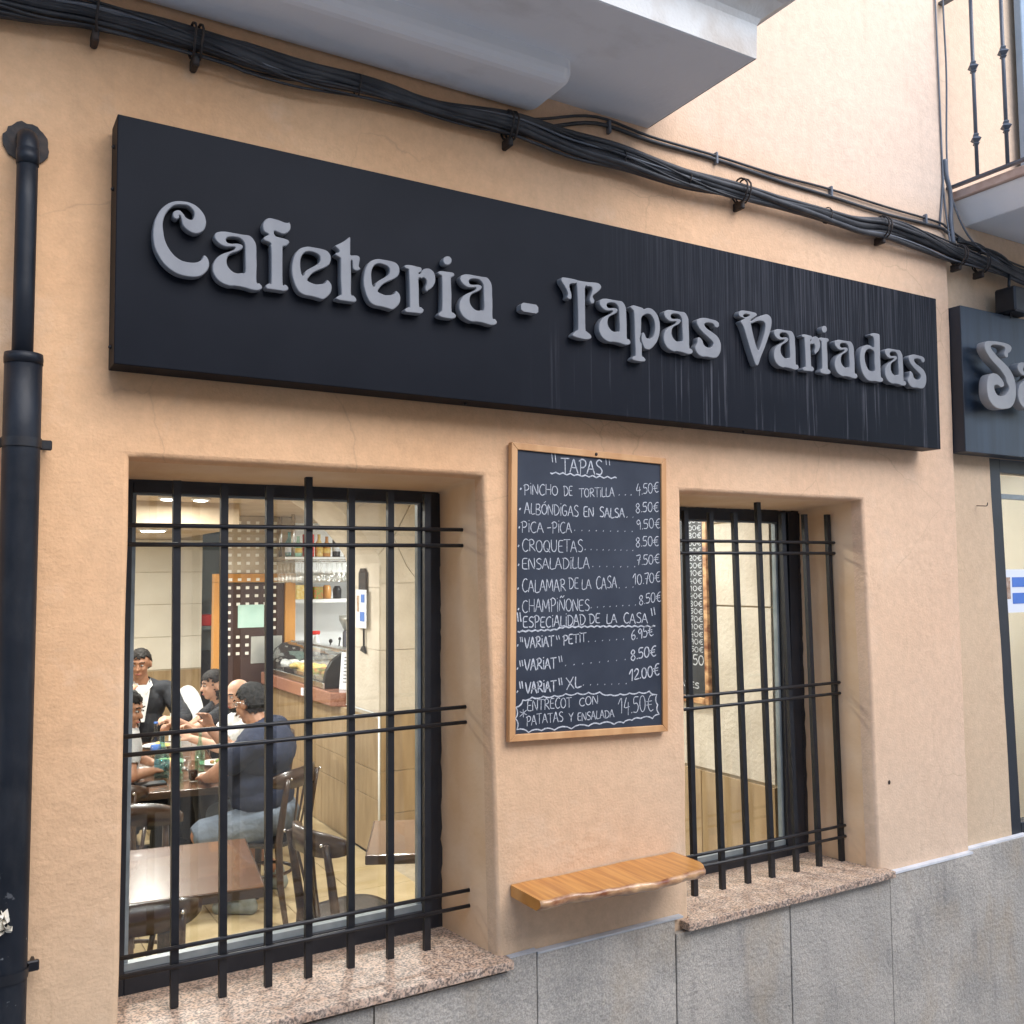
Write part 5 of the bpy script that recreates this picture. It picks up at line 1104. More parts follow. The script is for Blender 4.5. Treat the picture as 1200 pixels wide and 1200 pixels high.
b = B(); b.box(3.13, 5.3, 6.72, 7.49, 1.161, 1.20, .003); b.obj('worktop', M['steel'], bb)
sp = thing('spray_bottle', (3.36, 6.9, 1.2), 'white spray bottle with a red trigger head on the back worktop', 'bottle')
b = B(); b.lathe([(.045, 1.20), (.048, 1.30), (.02, 1.38), (.016, 1.41)], 3.36, 6.9, 12); b.obj('bottle', M['white'], sp)
b = B(); b.box(3.31, 3.40, 6.885, 6.915, 1.41, 1.45, .006); b.obj('trigger', M['red'], sp)
gr = thing('coffee_grinder', (3.72, 6.95, 1.2), 'coffee grinder with a pale conical hopper on the back worktop', 'grinder')
b = B(); b.lathe([(.07, 1.20), (.07, 1.22), (.045, 1.24), (.045, 1.42), (.03, 1.44)], 3.72, 6.95, 12); b.obj('body', M['ink'], gr)
b = B(); b.lathe([(.03, 1.441), (.085, 1.55), (.085, 1.60)], 3.72, 6.95, 12); b.obj('hopper', M['mirror'], gr)
cm = thing('coffee_machine', (3.52, 6.95, 1.2), 'low chrome machine with black knobs beside the spray bottle on the back worktop', 'machine')
b = B(); b.box(3.43, 3.64, 6.85, 7.1, 1.2, 1.28, .01); b.obj('body', M['steel'], cm)
b = B(); b.ball((3.50, 6.84, 1.34), .022, 8, 6); b.tube([(3.50, 6.86, 1.28), (3.50, 6.84, 1.33)], .008, 6); b.ball((3.60, 6.84, 1.36), .018, 8, 6); b.tube([(3.60, 6.86, 1.28), (3.60, 6.84, 1.35)], .008, 6); b.obj('knob', M['black'], cm)
# glass rack hung over the bar
rk = thing('glass_rack', (3.1, 6.2, 2.16), 'steel rack hung over the bar on chrome poles with bottles on top', 'rack')
b = B(); b.box(2.74, 3.52, 6.0, 6.5, 2.185, 2.215, .004); b.obj('tray', M['steel'], rk)
for x, y in ((2.83, 6.05), (3.48, 6.05), (2.83, 6.45)):
    b = B(); b.tube([(x, y, 2.215), (x, y, 2.62)], .017, 10); b.obj('pole', M['steel'], rk)
for k in range(8):
    b = B(); b.tube([(2.76 + k*.105, 6.0, 2.172), (2.76 + k*.105, 6.5, 2.172)], .004, 5); b.obj('rod', M['steel'], rk)
gb = B(); gb.lathe([(.034, 0), (.034, -.003), (.005, -.008), (.004, -.085), (.010, -.095), (.034, -.125), (.040, -.155), (.036, -.195)], 0, 0, 10)
gme = gb.mesh('wine_glass', M['crystal'])
for r in range(4):
    for c in range(7):
        o = link('wine_glass', gme, None, (2.79 + c*.105 + .01*rnd.random(), 6.05 + r*.125 + .01*rnd.random(), 2.168 - .012*rnd.random()))
        tag(o, 'stemmed wine glass hanging upside down from the rack over the bar', 'glass', 'wine glasses hanging over the bar')
bl = [('liquor_bottle', 'clear blue labelled bottle at the left end on top of the glass rack', M['bottleblue'], 2.84), ('liquor_bottle', 'green bottle second from the left on top of the glass rack', M['bottlegreen'], 2.93),
      ('liquor_carton', 'red carton in the middle on top of the glass rack', M['red'], 3.03), ('liquor_bottle', 'yellow bottle right of the red carton on top of the glass rack', M['food'], 3.14), ('liquor_bottle', 'yellow labelled dark bottle next to the black figure bottle on the glass rack', M['orange'], 3.22),
      ('liquor_bottle', 'tall black bottle with a pointed shoulder on top of the glass rack', M['black'], 3.32), ('liquor_bottle', 'small black and white bottle at the right end on top of the glass rack', M['ink'], 3.44)]
for k, (nm, lab, m, x) in enumerate(bl):
    h = (.24, .20, .22, .22, .20, .30, .16)[k]; z = 2.217; b = B()
    if k == 2: b.box(x-.045, x+.045, 6.15, 6.24, z, z+h, .004)
    else: b.lathe([(.038, z), (.040, z+.02), (.040, z+h*.55), (.016, z+h*.75), (.014, z+h*.95), (.017, z+h)], x, 6.2, 12)
    o = b.obj(nm, m, None, (x, 6.2, z)); tag(o, lab, 'bottle' if k != 2 else 'carton')
    if k != 2:
        b = B(); b.lathe([(.041, z+h*.18), (.0412, z+h*.42)], x, 6.2, 12); b.obj('bottle_label', M['paper'] if k in (0, 5, 6) else M['food'], o)

# ceiling lamps (their light with them)
def lamp(x, y, z, label, power, r=.095, vis=True):
    t = thing('ceiling_lamp', (x, y, z), label, 'lamp', None if vis else 'round ceiling lamps out of the picture')
    b = B(); b.lathe([(r + .018, z), (r + .018, z - .012), (r, z - .016)], x, y, 24); b.obj('rim', M['white'], t)
    b = B(); b.lathe([(r, z - .0165), (r*.9, z - .021)], x, y, 24); b.obj('diffuser', M['lampglow'], t)
    L_ = bpy.data.lights.new('lamp_light', 'AREA'); L_.shape = 'DISK'; L_.size = 2*r; L_.energy = power*.35; L_.color = (1.0, .965, .92)
    lo = bpy.data.objects.new('lamp_light', L_); COL.objects.link(lo); lo.parent = t; lo.location = (0, 0, -.03)
lamp(1.421, 5.294, 2.418, 'lit round ceiling lamp on the low soffit over the back table', 52)
lamp(1.395, 4.50, 2.618, 'left of the two lit round ceiling lamps close together before the soffit', 22, .06)
lamp(1.62, 4.50, 2.618, 'right of the two lit round ceiling lamps close together before the soffit', 22, .05)
lamp(.75, 1.95, 2.618, 'added unseen round ceiling lamp above the near empty table', 42)  # from here down: lamps added out of view to light the room
lamp(2.2, 2.3, 2.618, 'added unseen round ceiling lamp above the empty chair near the first window', 42)
lamp(2.75, 1.2, 2.618, 'added unseen round ceiling lamp beside the second window', 34)
lamp(.3, 3.7, 2.618, 'added unseen round ceiling lamp over the left side of the room', 42)
lamp(4.3, 6.3, 2.618, 'added unseen round ceiling lamp behind the bar', 46)
lamp(3.6, 5.0, 2.618, 'added unseen round ceiling lamp over the bar counter', 36)
lamp(.2, 6.3, 2.418, 'added unseen round ceiling lamp in the far left corner of the room', 55)

# ------------------------------------------------------------------ tables and chairs
def table(name, loc, rz, sx, sy, label, dark=False, leg='pedestal'):
    t = thing(name, (loc[0], loc[1], 0), label, 'table', None, rz)
    def ch(b, nm, m): return link(nm, b.mesh(nm, m), t)
    b = B(); b.box(-sx/2, sx/2, -sy/2, sy/2, .722, .75, .004, 2); ch(b, 'tabletop', M['tablewood'])
    b = B()
    for (x0, x1, y0, y1) in ((-sx/2 - .003, sx/2 + .003, -sy/2 - .006, -sy/2 + .001), (-sx/2 - .003, sx/2 + .003, sy/2 - .001, sy/2 + .006), (-sx/2 - .006, -sx/2 + .001, -sy/2, sy/2), (sx/2 - .001, sx/2 + .006, -sy/2, sy/2)):
        b.box(x0, x1, y0, y1, .708, .7475, .002)
    ch(b, 'edge_strip', M['darkwood'])
    for s in ((-.6, .6) if sy > 1.3 else (0,)):
        b = B(); b.box(-.035, .035, s - .035, s + .035, .05, .708, .003); b.box(-.17, .17, s - .17, s + .17, .695, .7075); ch(b, 'column', M['iron'])
        b = B(); b.box(-.24, .24, s - .03, s + .03, .0, .05, .004); b.box(-.03, .03, s - .24, s + .24, .001, .051, .004); ch(b, 'foot', M['iron'])
    return t
def place_rect(fr, brr, sx, sy): pass
a0 = math.radians(-8)
table('dining_table', (.86, 1.62), math.radians(-9), .74, .78, 'empty brown laminate table shining under the lamp just inside the first window')
table('dining_table', (1.35, 4.12), a0, .56, 1.85, 'long brown table laid with plates and bottles where the five diners sit')
table('dining_table', (2.10, 1.50), math.radians(-26), .62, .62, 'empty brown table beside the right edge of the first window near the pillar')

def chair_mesh():
    parts = []
    W, D, H = .41, .41, .46
    b = B(); b.smooth = False
    ring = []
    n = 28
    for k in range(n):
        a = 2*math.pi*k/n; c, s = math.cos(a), math.sin(a); e = .62
        ring.append((.205*math.copysign(abs(c)**e, c), .205*math.copysign(abs(s)**e, s)*(1.0)))
    def rr(k, z): return [b.bm.verts.new((x*k, y*k, z)) for x, y in ring]
    rings = [rr(.93, H-.032), rr(1.0, H-.026), rr(1.0, H-.006), rr(.96, H), rr(.80, H-.006)]
    b.smooth = True
    for i in range(4):
        for k in range(n): b._f([rings[i][k], rings[i][(k+1) % n], rings[i+1][(k+1) % n], rings[i+1][k]])
    b._f(rings[0][::-1]); b._f(rings[-1]); parts.append(('seat', b, 'seatblack'))
    def leg(x, y, x2, y2, up=None):
        b = B()
        if up is None: pts = [(x2, y2, 0), ((x+x2)/2 + .004, (y+y2)/2, .22), (x, y, H - .03)]; r = [.014, .018, .020]
        else: pts = [(x2, y2, 0), (x2*.6 + x*.4, (y2+y)/2 + .012, .22), (x, y, .46), (x*1.02, y - .035, .68), (x*1.03, y - .065, .84)]; r = [.014, .018, .020, .017, .014]
        b.tube(pts, r, 8, True, 1.25); return b
    for s in (-1, 1): parts.append(('leg', leg(s*.165, .165, s*.18, .185), 'darkwood'))
    for s in (-1, 1): parts.append(('leg', leg(s*.165, -.175, s*.175, -.235, 1), 'darkwood'))
    # wide bent top rail
    b = B(); b.smooth = True; n = 18; rows = []
    for i in range(n+1):
        t = -1 + 2*i/n; a = t*1.0
        x = .235*math.sin(a)/math.sin(1.0); y = -.262 + .115*(1 - math.cos(a))/(1-math.cos(1.0))*1.0
        hh = .055*(1 - .62*abs(t)**4); zc = .835 - .012*abs(t)
        nx, ny = math.sin(a), -math.cos(a)
        th = .011
        rows.append([b.bm.verts.new((x + nx*th, y + ny*th, zc - hh)), b.bm.verts.new((x + nx*th*1.2, y + ny*th*1.2, zc)), b.bm.verts.new((x + nx*th, y + ny*th, zc + hh)),
                     b.bm.verts.new((x - nx*th, y - ny*th, zc + hh)), b.bm.verts.new((x - nx*th, y - ny*th, zc - hh))])
    for i in range(n):
        for k in range(5): b._f([rows[i][k], rows[i][(k+1) % 5], rows[i+1][(k+1) % 5], rows[i+1][k]])
    b._f(rows[0]); b._f(rows[-1][::-1]); parts.append(('top_rail', b, 'darkwood'))
    for s in (-1, 0, 1):
        b = B(); b.tube([(s*.035, -.190, H), (s*.05, -.222, .63), (s*.075, -.252, .79)], .010, 6, True, .6); parts.append(('spindle', b, 'darkwood'))
    for s in (-1, 1):
        b = B(); b.ball((s*.17, -.262, .84), .008, 8, 6); parts.append(('bolt', b, 'steel'))
    b = B(); pts = [(.15*math.cos(a), .15*math.sin(a), .25) for a in [2*math.pi*k/20 for k in range(21)]]; b.tube(pts, .010, 6); parts.append(('ring_stretcher', b, 'darkwood'))
    return [(nm, bb.mesh(nm, M[m])) for nm, bb, m in parts]
cparts = chair_mesh()
GCH = 'dark bentwood chairs in the dining room'
def chair(x, y, rz, label):
    t = thing('bentwood_chair', (x, y, 0), label, 'chair', None, rz)
    for nm, me in cparts: link(nm, me, t)
    return t
D = math.radians
# a chair faces +y in its own axes, its back stands at -y
chair(1.72, 3.03, D(42), 'dark bentwood chair under the big man in the navy T-shirt')
chair(1.68, 1.52, D(-80), 'empty dark bentwood chair with black seat turned towards the right edge of the window')
chair(.62, 1.06, D(-8), 'dark bentwood chair at the lower left of the window, its back to the street')
chair(.80, 2.10, D(176), 'dark bentwood chair on the far side of the near empty table')
chair(.80, 3.12, D(-12), 'dark bentwood chair, back to us, before the man in the pale T-shirt')
chair(.80, 3.78, D(-90), 'dark bentwood chair under the man in the pale T-shirt')
chair(1.98, 4.22, D(85), 'dark bentwood chair under the bald man')
chair(1.98, 4.80, D(85), 'dark bentwood chair under the dark haired diner seen in profile')
chair(1.40, 5.42, D(180), 'dark bentwood chair under the man in the black jacket')
hc = thing('white_chair', (1.78, 5.75, 0), 'white moulded chair with a rounded back behind the diners', 'chair', None, D(160))
b = B(); b.box(-.2, .2, -.2, .2, .44, .47, .01); link('seat', b.mesh('seat', M['white']), hc)
b = B(); n = 14; pts = [(.16*math.cos(math.pi*k/n), .80 + .30*math.sin(math.pi*k/n)) for k in range(n+1)]
b.poly([(.16, -.2, .45)] + [(x*.9, -.2, z - .03) for x, z in pts] + [(-.16, -.2, .45)], (0, -.02, 0)); link('backrest', b.mesh('backrest', M['white']), hc)
for sx in (-1, 1):
    for sy in (-1, 1):
        b = B(); b.tube([(sx*.17, sy*.17, .44), (sx*.2, sy*.2, 0)], .012, 6); link('leg', b.mesh('leg', M['white']), hc)

# ------------------------------------------------------------------ things on the long table
TZ = .7505
def bottle(x, y, m, h, r, label, cap=None, drink=None):
    t = thing('glass_bottle', (x, y, TZ), label, 'bottle')
    b = B(); z = TZ; b.lathe([(r*.9, z), (r, z+.01), (r, z+h*.45), (r*.85, z+h*.56), (r*.36, z+h*.76), (r*.32, z+h*.95), (r*.38, z+h)], x, y, 16); b.obj('bottle', m, t)
    b = B(); b.lathe([(r*.42, z+h), (r*.42, z+h+.012)], x, y, 12); b.obj('cap', M['steel'] if cap is None else cap, t)
    b = B(); b.lathe([(r*1.01, z+h*.16), (r*1.01, z+h*.38)], x, y, 16); b.obj('bottle_label', M['bottleblue'] if drink is None else drink, t)
bottle(1.215, 3.66, M['bottleblue'], .27, .048, 'fat pale blue water bottle at the left on the long table')
bottle(1.298, 3.56, M['bottlegreen'], .25, .032, 'slim green bottle right of the fat blue bottle on the long table', None, M['bottlegreen'])
bottle(1.470, 3.74, M['bottlegreen'], .25, .032, 'slim green bottle behind the glass of cola on the long table', None, M['bottlegreen'])
bottle(1.30, 4.35, M['clear'], .24, .034, 'clear plastic water bottle with a blue label further back on the long table', M['blue'], M['blue'])
t = thing('cola_glass', (1.360, 3.42, TZ), 'tumbler half full of dark cola near the front edge of the long table', 'glass')
b = B(); b.lathe([(.027, TZ), (.029, TZ+.01), (.036, TZ+.13)], 1.360, 3.42, 16); b.obj('tumbler', M['clear'], t)
b = B(); b.lathe([(.025, TZ+.008), (.031, TZ+.068)], 1.360, 3.42, 14); b.obj('cola', M['cola'], t)
t = thing('salt_shaker', (1.318, 3.47, TZ), 'small clear shaker with a steel lid left of the cola glass', 'shaker')
b = B(); b.lathe([(.022, TZ), (.020, TZ+.06)], 1.318, 3.47, 12); b.obj('shaker', M['clear'], t)
b = B(); b.lathe([(.021, TZ+.06), (.018, TZ+.085)], 1.318, 3.47, 12); b.obj('lid', M['steel'], t)
def plate(x, y, label, food, r=.12):
    t = thing('dinner_plate', (x, y, TZ), label, 'plate')
    b = B(); b.lathe([(r*.55, TZ), (r*.6, TZ+.004), (r*.95, TZ+.016), (r, TZ+.018), (r*.94, TZ+.0165), (r*.6, TZ+.008), (.001, TZ+.007)], x, y, 28); b.obj('plate', M['crockery'], t)
    if food:
        b = B()
        for q in range(9): b.ball((x + (rnd.random()-.5)*r*.9, y + (rnd.random()-.5)*r*.9, TZ + .02), .018 + .01*rnd.random(), 7, 5, (1, 1, .6))
        b.obj('food', food, t)
plate(1.50, 3.46, 'white plate at the right front of the long table by the big man', M['crockery'])
plate(1.16, 3.86, 'white plate at the left of the long table by the man in the pale T-shirt', M['crockery'])
plate(1.62, 3.88, 'white plate with green salad beside the bald man', M['salad'])
plate(1.33, 4.08, 'white plate of yellow food in the middle of the long table', M['food'])
plate(1.40, 4.78, 'white plate before the man in the black jacket', M['food'])
b = B(); b.box(1.02, 1.20, 3.40, 3.50, TZ, TZ+.014, .004); o = b.obj('black_tray', M['black'], None, (1.1, 3.45, TZ)); tag(o, 'flat black folder at the front left corner of the long table', 'folder')
for x, y, lb in ((1.22, 4.22, 'empty clear tumbler beside the clear plastic bottle'), (1.50, 4.28, 'empty clear tumbler near the bald man'), (1.16, 4.62, 'empty clear tumbler left of the man in the black jacket')):
    t = thing('tumbler', (x, y, TZ), lb, 'glass'); b = B(); b.lathe([(.030, TZ), (.037, TZ+.10)], x, y, 14); b.obj('tumbler', M['clear'], t)
# ------------------------------------------------------------------ people: one continuous body each, clothes and hair as children
def person(loc, label, prims, zones, feat, voxel=.0085, skin='skin1'):
    """prims: (kind, data..., zone) in world coordinates"""
    t = thing('person', loc, label, 'person')
    b = B()
    for p in prims:
        if p[0] == 'c':
            _, a, c, ra, rb, z = p; a, c = Vector(a), Vector(c); n = 5
            pts = [a.lerp(c, i/n) for i in range(n+1)]
            b.tube(pts, [ra + (rb-ra)*i/n for i in range(n+1)], 12); b.ball(a, ra, 12, 8); b.ball(c, rb, 12, 8)
        else:
            _, c, r, q, z = p; b.ball(c, 1.0, 18, 12, r, q)
    me = b.mesh('tmp', M[skin]); o = bpy.data.objects.new('tmp', me); COL.objects.link(o)
    m = o.modifiers.new('r', 'REMESH'); m.mode = 'VOXEL'; m.voxel_size = voxel
    s = o.modifiers.new('s', 'SMOOTH'); s.factor = .5; s.iterations = 3
    dg = bpy.context.evaluated_depsgraph_get(); body = bpy.data.meshes.new_from_object(o.evaluated_get(dg))
    bpy.data.objects.remove(o); bpy.data.meshes.remove(me)
    nv = len(body.vertices); co = np.empty(nv*3); body.vertices.foreach_get('co', co); co = co.reshape(-1, 3)
    nr = np.empty(nv*3); body.vertices.foreach_get('normal', nr); nr = nr.reshape(-1, 3)
    best = np.full(nv, 1e9); zone = np.zeros(nv, int); names = ['skin'] + list(zones)
    for p in prims:
        if p[0] == 'c':
            _, a, c, ra, rb, z = p; a, c = np.array(a, float), np.array(c, float); d = c - a; L2 = max(1e-9, d @ d)
            tt = np.clip(((co - a) @ d)/L2, 0, 1); dist = np.linalg.norm(co - (a + tt[:, None]*d), axis=1) - (ra + (rb-ra)*tt)
        else:
            _, c, r, q, z = p; l = co - np.array(c, float)
            if q is not None: l = l @ np.array(q.to_matrix() if hasattr(q, 'to_matrix') else q)
            k = np.linalg.norm(l/np.array(r), axis=1); dist = (k - 1)*min(r)
        w = dist < best; best[w] = dist[w]; zone[w] = names.index(z)
    if 'hair' in zones:
        hz = zones['hair'][2](co); zone[hz] = names.index('hair')
    for pz in body.polygons: pz.use_smooth = True
    body.materials.clear(); body.materials.append(M[skin]); body.name = 'body'
    body.transform(Matrix.Translation(-Vector(loc)))
    link('body', body, t)
    npoly = len(body.polygons)
    ls = np.empty(npoly, int); lt = np.empty(npoly, int); body.polygons.foreach_get('loop_start', ls); body.polygons.foreach_get('loop_total', lt)
    lv = np.empty(len(body.loops), int); body.loops.foreach_get('vertex_index', lv)
    first = lv[ls]
    rr = random.Random(4)
    for zn, spec in zones.items():
        m, off = spec[0], spec[1]; zi = names.index(zn)
        sel = np.where(zone[first] == zi)[0]
        if len(sel) == 0: continue
        faces = [lv[ls[f]:ls[f]+lt[f]] for f in sel]
        used = np.unique(np.concatenate(faces)); mp = -np.ones(nv, int); mp[used] = np.arange(len(used))
        pts = co[used] + nr[used]*off
        if zn != 'shoes':
            k = 16.0 if zn != 'hair' else 85.0; amp = .007 if zn != 'hair' else .006
            w = np.array([noise.noise(Vector((p[0]*k, p[1]*k, p[2]*k*.55))) + .5*noise.noise(Vector((p[0]*k*2.3, p[1]*k*2.3, p[2]*k*1.1))) for p in pts]); pts = pts + nr[used]*(w*amp)[:, None]
        mm_ = bpy.data.meshes.new(zn); mm_.from_pydata((pts - np.array(loc)).tolist(), [], [[int(mp[v]) for v in f] for f in faces])
        for pz in mm_.polygons: pz.use_smooth = True
        mm_.materials.append(M[m]); oo = link(zn, mm_, t)
        so = oo.modifiers.new('solid', 'SOLIDIFY'); so.thickness = .005; so.offset = -1
    for nm, mname, bb in feat: bb.obj(nm, M[mname], t)
    return t

def head(c, yaw, pitch=0.0, roll=0.0, s=1.0, nose=1.0):
    """returns prims and a transform; yaw: direction faced (0 = +x, 90 = +y)"""
    q = (Matrix.Rotation(math.radians(yaw), 3, 'Z') @ Matrix.Rotation(math.radians(pitch), 3, 'Y') @ Matrix.Rotation(math.radians(roll), 3, 'X')).to_quaternion()
    c = Vector(c); T = lambda x, y, z: tuple(c + q @ (Vector((x, y, z))*s))
    P = [('e', T(-.012, 0, .028), (.092*s, .076*s, .088*s), q, 'skin'), ('e', T(.020, 0, -.030), (.064*s, .058*s, .078*s), q, 'skin'), ('e', T(.052, 0, -.082), (.027*s, .030*s, .024*s), q, 'skin'),
         ('c', T(.080, 0, .012), T(.099*1.0, 0, -.022), .009*s, .014*s, 'skin'), ('e', T(.078, 0, -.058), (.012*s, .024*s, .010*s), q, 'skin'),
         ('e', T(.064, .032, -.02), (.022*s, .018*s, .022*s), q, 'skin'), ('e', T(.064, -.032, -.02), (.022*s, .018*s, .022*s), q, 'skin'),
         ('e', T(.070, 0, .034), (.018*s, .050*s, .011*s), q, 'skin'),
         ('e', T(-.012, .078, -.005), (.019*s, .009*s, .031*s), q, 'skin'), ('e', T(-.012, -.078, -.005), (.019*s, .009*s, .031*s), q, 'skin')]
    return P, q, T
def hairfn(c, q, s=1.0, style='short'):
    C = np.array(c); Rm = np.array(q.to_matrix())
    def f(co):
        l = ((co - C) @ Rm)/s
        x, y, z = l[:, 0], l[:, 1], l[:, 2]
        jt = .006*np.sin(y*210 + 3*np.sin(z*90)) + .005*np.sin(z*260 + x*170) + .004*np.sin(x*300 + y*120)
        x, z = x + jt, z + jt
        near = (np.abs(x) < .14) & (np.abs(y) < .12) & (np.abs(z) < .16)
        ear = (np.abs(y) > .066) & (np.abs(x + .012) < .026) & (np.abs(z + .005) < .038)
        if style == 'short': h = (z > .066 - .35*np.clip(.03 - x, 0, .2)*1.0) & (x < .082) | ((x < -.018) & (z > -.055)) | ((x < .01) & (z > .01))
        elif style == 'long': h = (z > .060) | ((x < .0) & (z > -.105)) | ((x < .02) & (z > .0))
        else: h = ((x < -.03) & (z > -.05) & (z < .05))
        return near & h & ~ear
    return f
def face_feats(T, q, s=1.0, brow='hair'):
    F = []
    for sy in (-1, 1):
        b = B(); b.ball(T(.0775, sy*.030, .012), .0100*s, 8, 6, (1, 1.2, .62), q); F.append(('eye', 'eyewhite', b))
        b = B(); b.ball(T(.0875, sy*.030, .012), .0052*s, 8, 6); F.append(('iris', 'black', b))
        b = B(); b.tube([T(.086, sy*.014, .034), T(.090, sy*.032, .040), T(.078, sy*.050, .034)], .0042*s, 6); F.append(('eyebrow', brow, b))
    b = B(); b.ball(T(.088, 0, -.058), 1.0, 10, 6, (.006*s, .024*s, .0065*s), q); F.append(('mouth', 'lip', b))
    return F
def hand(w, d, up, s=1.0, curl=.5, zone='skin', side=1):
    """palm from the wrist w along d; up = back of hand normal; five fingers"""
    w = Vector(w); d = Vector(d).normalized(); up = Vector(up); up = (up - d*up.dot(d)).normalized(); l = d.cross(up)*side
    P = []
    for k in range(4):
        o = (-.027 + .018*k); a = w + l*o*.6; bb = w + d*.085*s + l*o
        P.append(('c', tuple(a), tuple(bb), .016*s, .0125*s, zone))
        ln = (.068, .078, .072, .056)[k]*s; ang = curl*(1 + .12*k)
        p0 = bb; dd = d
        for j, (fr_, r0, r1) in enumerate(((.42, .0098, .0088), (.32, .0088, .0080), (.26, .0080, .0068))):
            ca, sa = math.cos(ang*(j+1)*.8), math.sin(ang*(j+1)*.8)
            dd = d*ca - up*sa; p1 = p0 + dd*ln*fr_ + l*(o*.12)
            P.append(('c', tuple(p0), tuple(p1), r0*s, r1*s, zone)); p0 = p1
    a = w + d*.02*s - l*.024; bb = w + d*.055*s - l*.050 - up*.012; c2 = bb + (d*.8 - l*.25 - up*.45).normalized()*.034*s
    P += [('c', tuple(a), tuple(bb), .015*s, .011*s, zone), ('c', tuple(bb), tuple(c2), .0105*s, .008*s, zone)]
    return P

def seated(hip, face, shC, shw, headc, hyaw, hpitch, arms, knees, ankles, spec, label, build=1.0, s=1.0, style='short', skin='skin1', brow='hair', roll=0, voxel=.0085, extra=None):
    f = Vector((math.cos(math.radians(face)), math.sin(math.radians(face)), 0)); lft = Vector((-f.y, f.x, 0))
    hip, shC = Vector(hip), Vector(shC); P = []
    top, bot = spec.get('top', 'shirt'), 'trousers'
    q = Matrix.Rotation(math.radians(face), 3, 'Z').to_quaternion()
    mid = hip.lerp(shC, .45) + f*.03*build
    P.append(('e', tuple(hip + Vector((0, 0, .02))), (.135*build, .175*build, .12), q, bot))
    P.append(('e', tuple(hip.lerp(shC, .28) + f*.02), (.125*build, .160*build, .15), q, top))
    P.append(('e', tuple(mid), (.128*build, .160*build, .18), q, top))
    P.append(('e', tuple(hip.lerp(shC, .78)), (.118*build, .175*build, .17), q, top))
    P.append(('c', tuple(shC + lft*shw*.86 - Vector((0, 0, .035))), tuple(shC - lft*shw*.86 - Vector((0, 0, .035))), .066*build, .066*build, top))
    hc_ = Vector(headc); nb = shC + Vector((0, 0, -.01)) + f*.01
    P.append(('c', tuple(nb), tuple(hc_ - Vector((0, 0, .06)) - f*.01), .062*build**.5, .052*build**.4, 'skin'))
    P.append(('c', tuple(shC + lft*shw*.5 - Vector((0, 0, .015))), tuple(nb + Vector((0, 0, .035))), .05, .055, top))
    P.append(('c', tuple(shC - lft*shw*.5 - Vector((0, 0, .015))), tuple(nb + Vector((0, 0, .035))), .05, .055, top))
    H, hq, T = head(headc, hyaw, hpitch, roll, s); P += H
    sl = spec.get('sleeve', .62)
    for side, (elb, wr, hd_, up) in zip((1, -1), arms):
        sh = shC + lft*shw*side - Vector((0, 0, .04)); elb, wr = Vector(elb), Vector(wr); m_ = sh.lerp(elb, sl)
        k = build**.6
        P.append(('c', tuple(sh), tuple(m_), .062*k, .052*k, top))
        if sl < 1: P.append(('c', tuple(m_), tuple(elb), .046*k, .041*k, 'skin')); P.append(('c', tuple(elb), tuple(wr), .041*k, .027*k, 'skin'))
        else: P.append(('c', tuple(elb), tuple(wr), .048*k, .036*k, top))
        P += hand(wr, hd_, up, 1.0, .55, 'skin', side)
    for side, kn, an in zip((1, -1), knees, ankles):
        hp = hip + lft*.095*side*build; kn, an = Vector(kn), Vector(an)
        P.append(('c', tuple(hp), tuple(hp.lerp(kn, .93)), .092*build**.5, .068*build**.3, bot))
        if spec.get('shorts'): P.append(('c', tuple(kn), tuple(an), .054, .036, 'skin'))
        else: P.append(('c', tuple(kn), tuple(an), .06, .05, bot))
        P.append(('c', tuple(kn), tuple(kn), .058, .058, 'skin' if spec.get('shorts') else bot))
        ft = Vector((f.x, f.y, 0)); toe = an + ft*.17; toe.z = .035; heel = an - ft*.03; heel.z = .04
        P.append(('c', tuple(heel), tuple(toe), .040, .034, 'shoes')); P.append(('c', tuple(an), tuple(heel), .042, .042, 'shoes'))
    if extra: P += extra(T, hq)
    zones = {top: (spec['topmat'], .013), bot: (spec['botmat'], .013), 'shoes': ('shoe' if spec.get('shorts') else 'black', .003)}
    zones['hair'] = (spec.get('hairmat', 'hair'), spec.get('hairoff', .009), hairfn(headc, hq, s, style))
    feats = face_feats(T, hq, s, brow) + (spec['feats'](T, hq, shC, f, lft) if 'feats' in spec else [])
    return person((hip.x, hip.y, 0), label, P, zones, feats, voxel, skin)

Z = Vector((0, 0, 1))
# 1  big man in the navy T-shirt, back three quarters to us
def glasses(T, q, shC, f, lft):
    b = B()
    for sy in (-1, 1): b.tube([T(.088, sy*.052, .018), T(.03, sy*.080, .020), T(-.02, sy*.083, .012), T(-.035, sy*.082, -.006)], .0022, 5); b.tube([T(.092, sy*.012, .018), T(.096, sy*.030, .026), T(.090, sy*.052, .016), T(.096, sy*.030, -.004), T(.092, sy*.012, .012)], .0016, 5)
    return [('glasses', 'steel', b)]
seated((1.72, 3.08, .555), 148, (1.705, 3.04, 1.085), .215, (1.635, 3.12, 1.245), 122, 14,
       [((1.40, 2.99, .865), (1.40, 3.23, .80), (.15, 1, 0), (.1, 0, 1)), ((1.62, 3.50, .90), (1.50, 3.56, 1.04), (-.3, .1, .9), (.7, .5, .2))],
       [(1.315, 3.01, .515), (1.50, 3.42, .515)], [(1.60, 3.06, .10), (1.90, 3.42, .12)],
       dict(topmat='navy', botmat='shorts', shorts=True, hairmat='hairgrey', feats=glasses, sleeve=.62), 'heavy grey haired man in navy T-shirt and blue shorts, his back to the window', 1.42, 1.08)
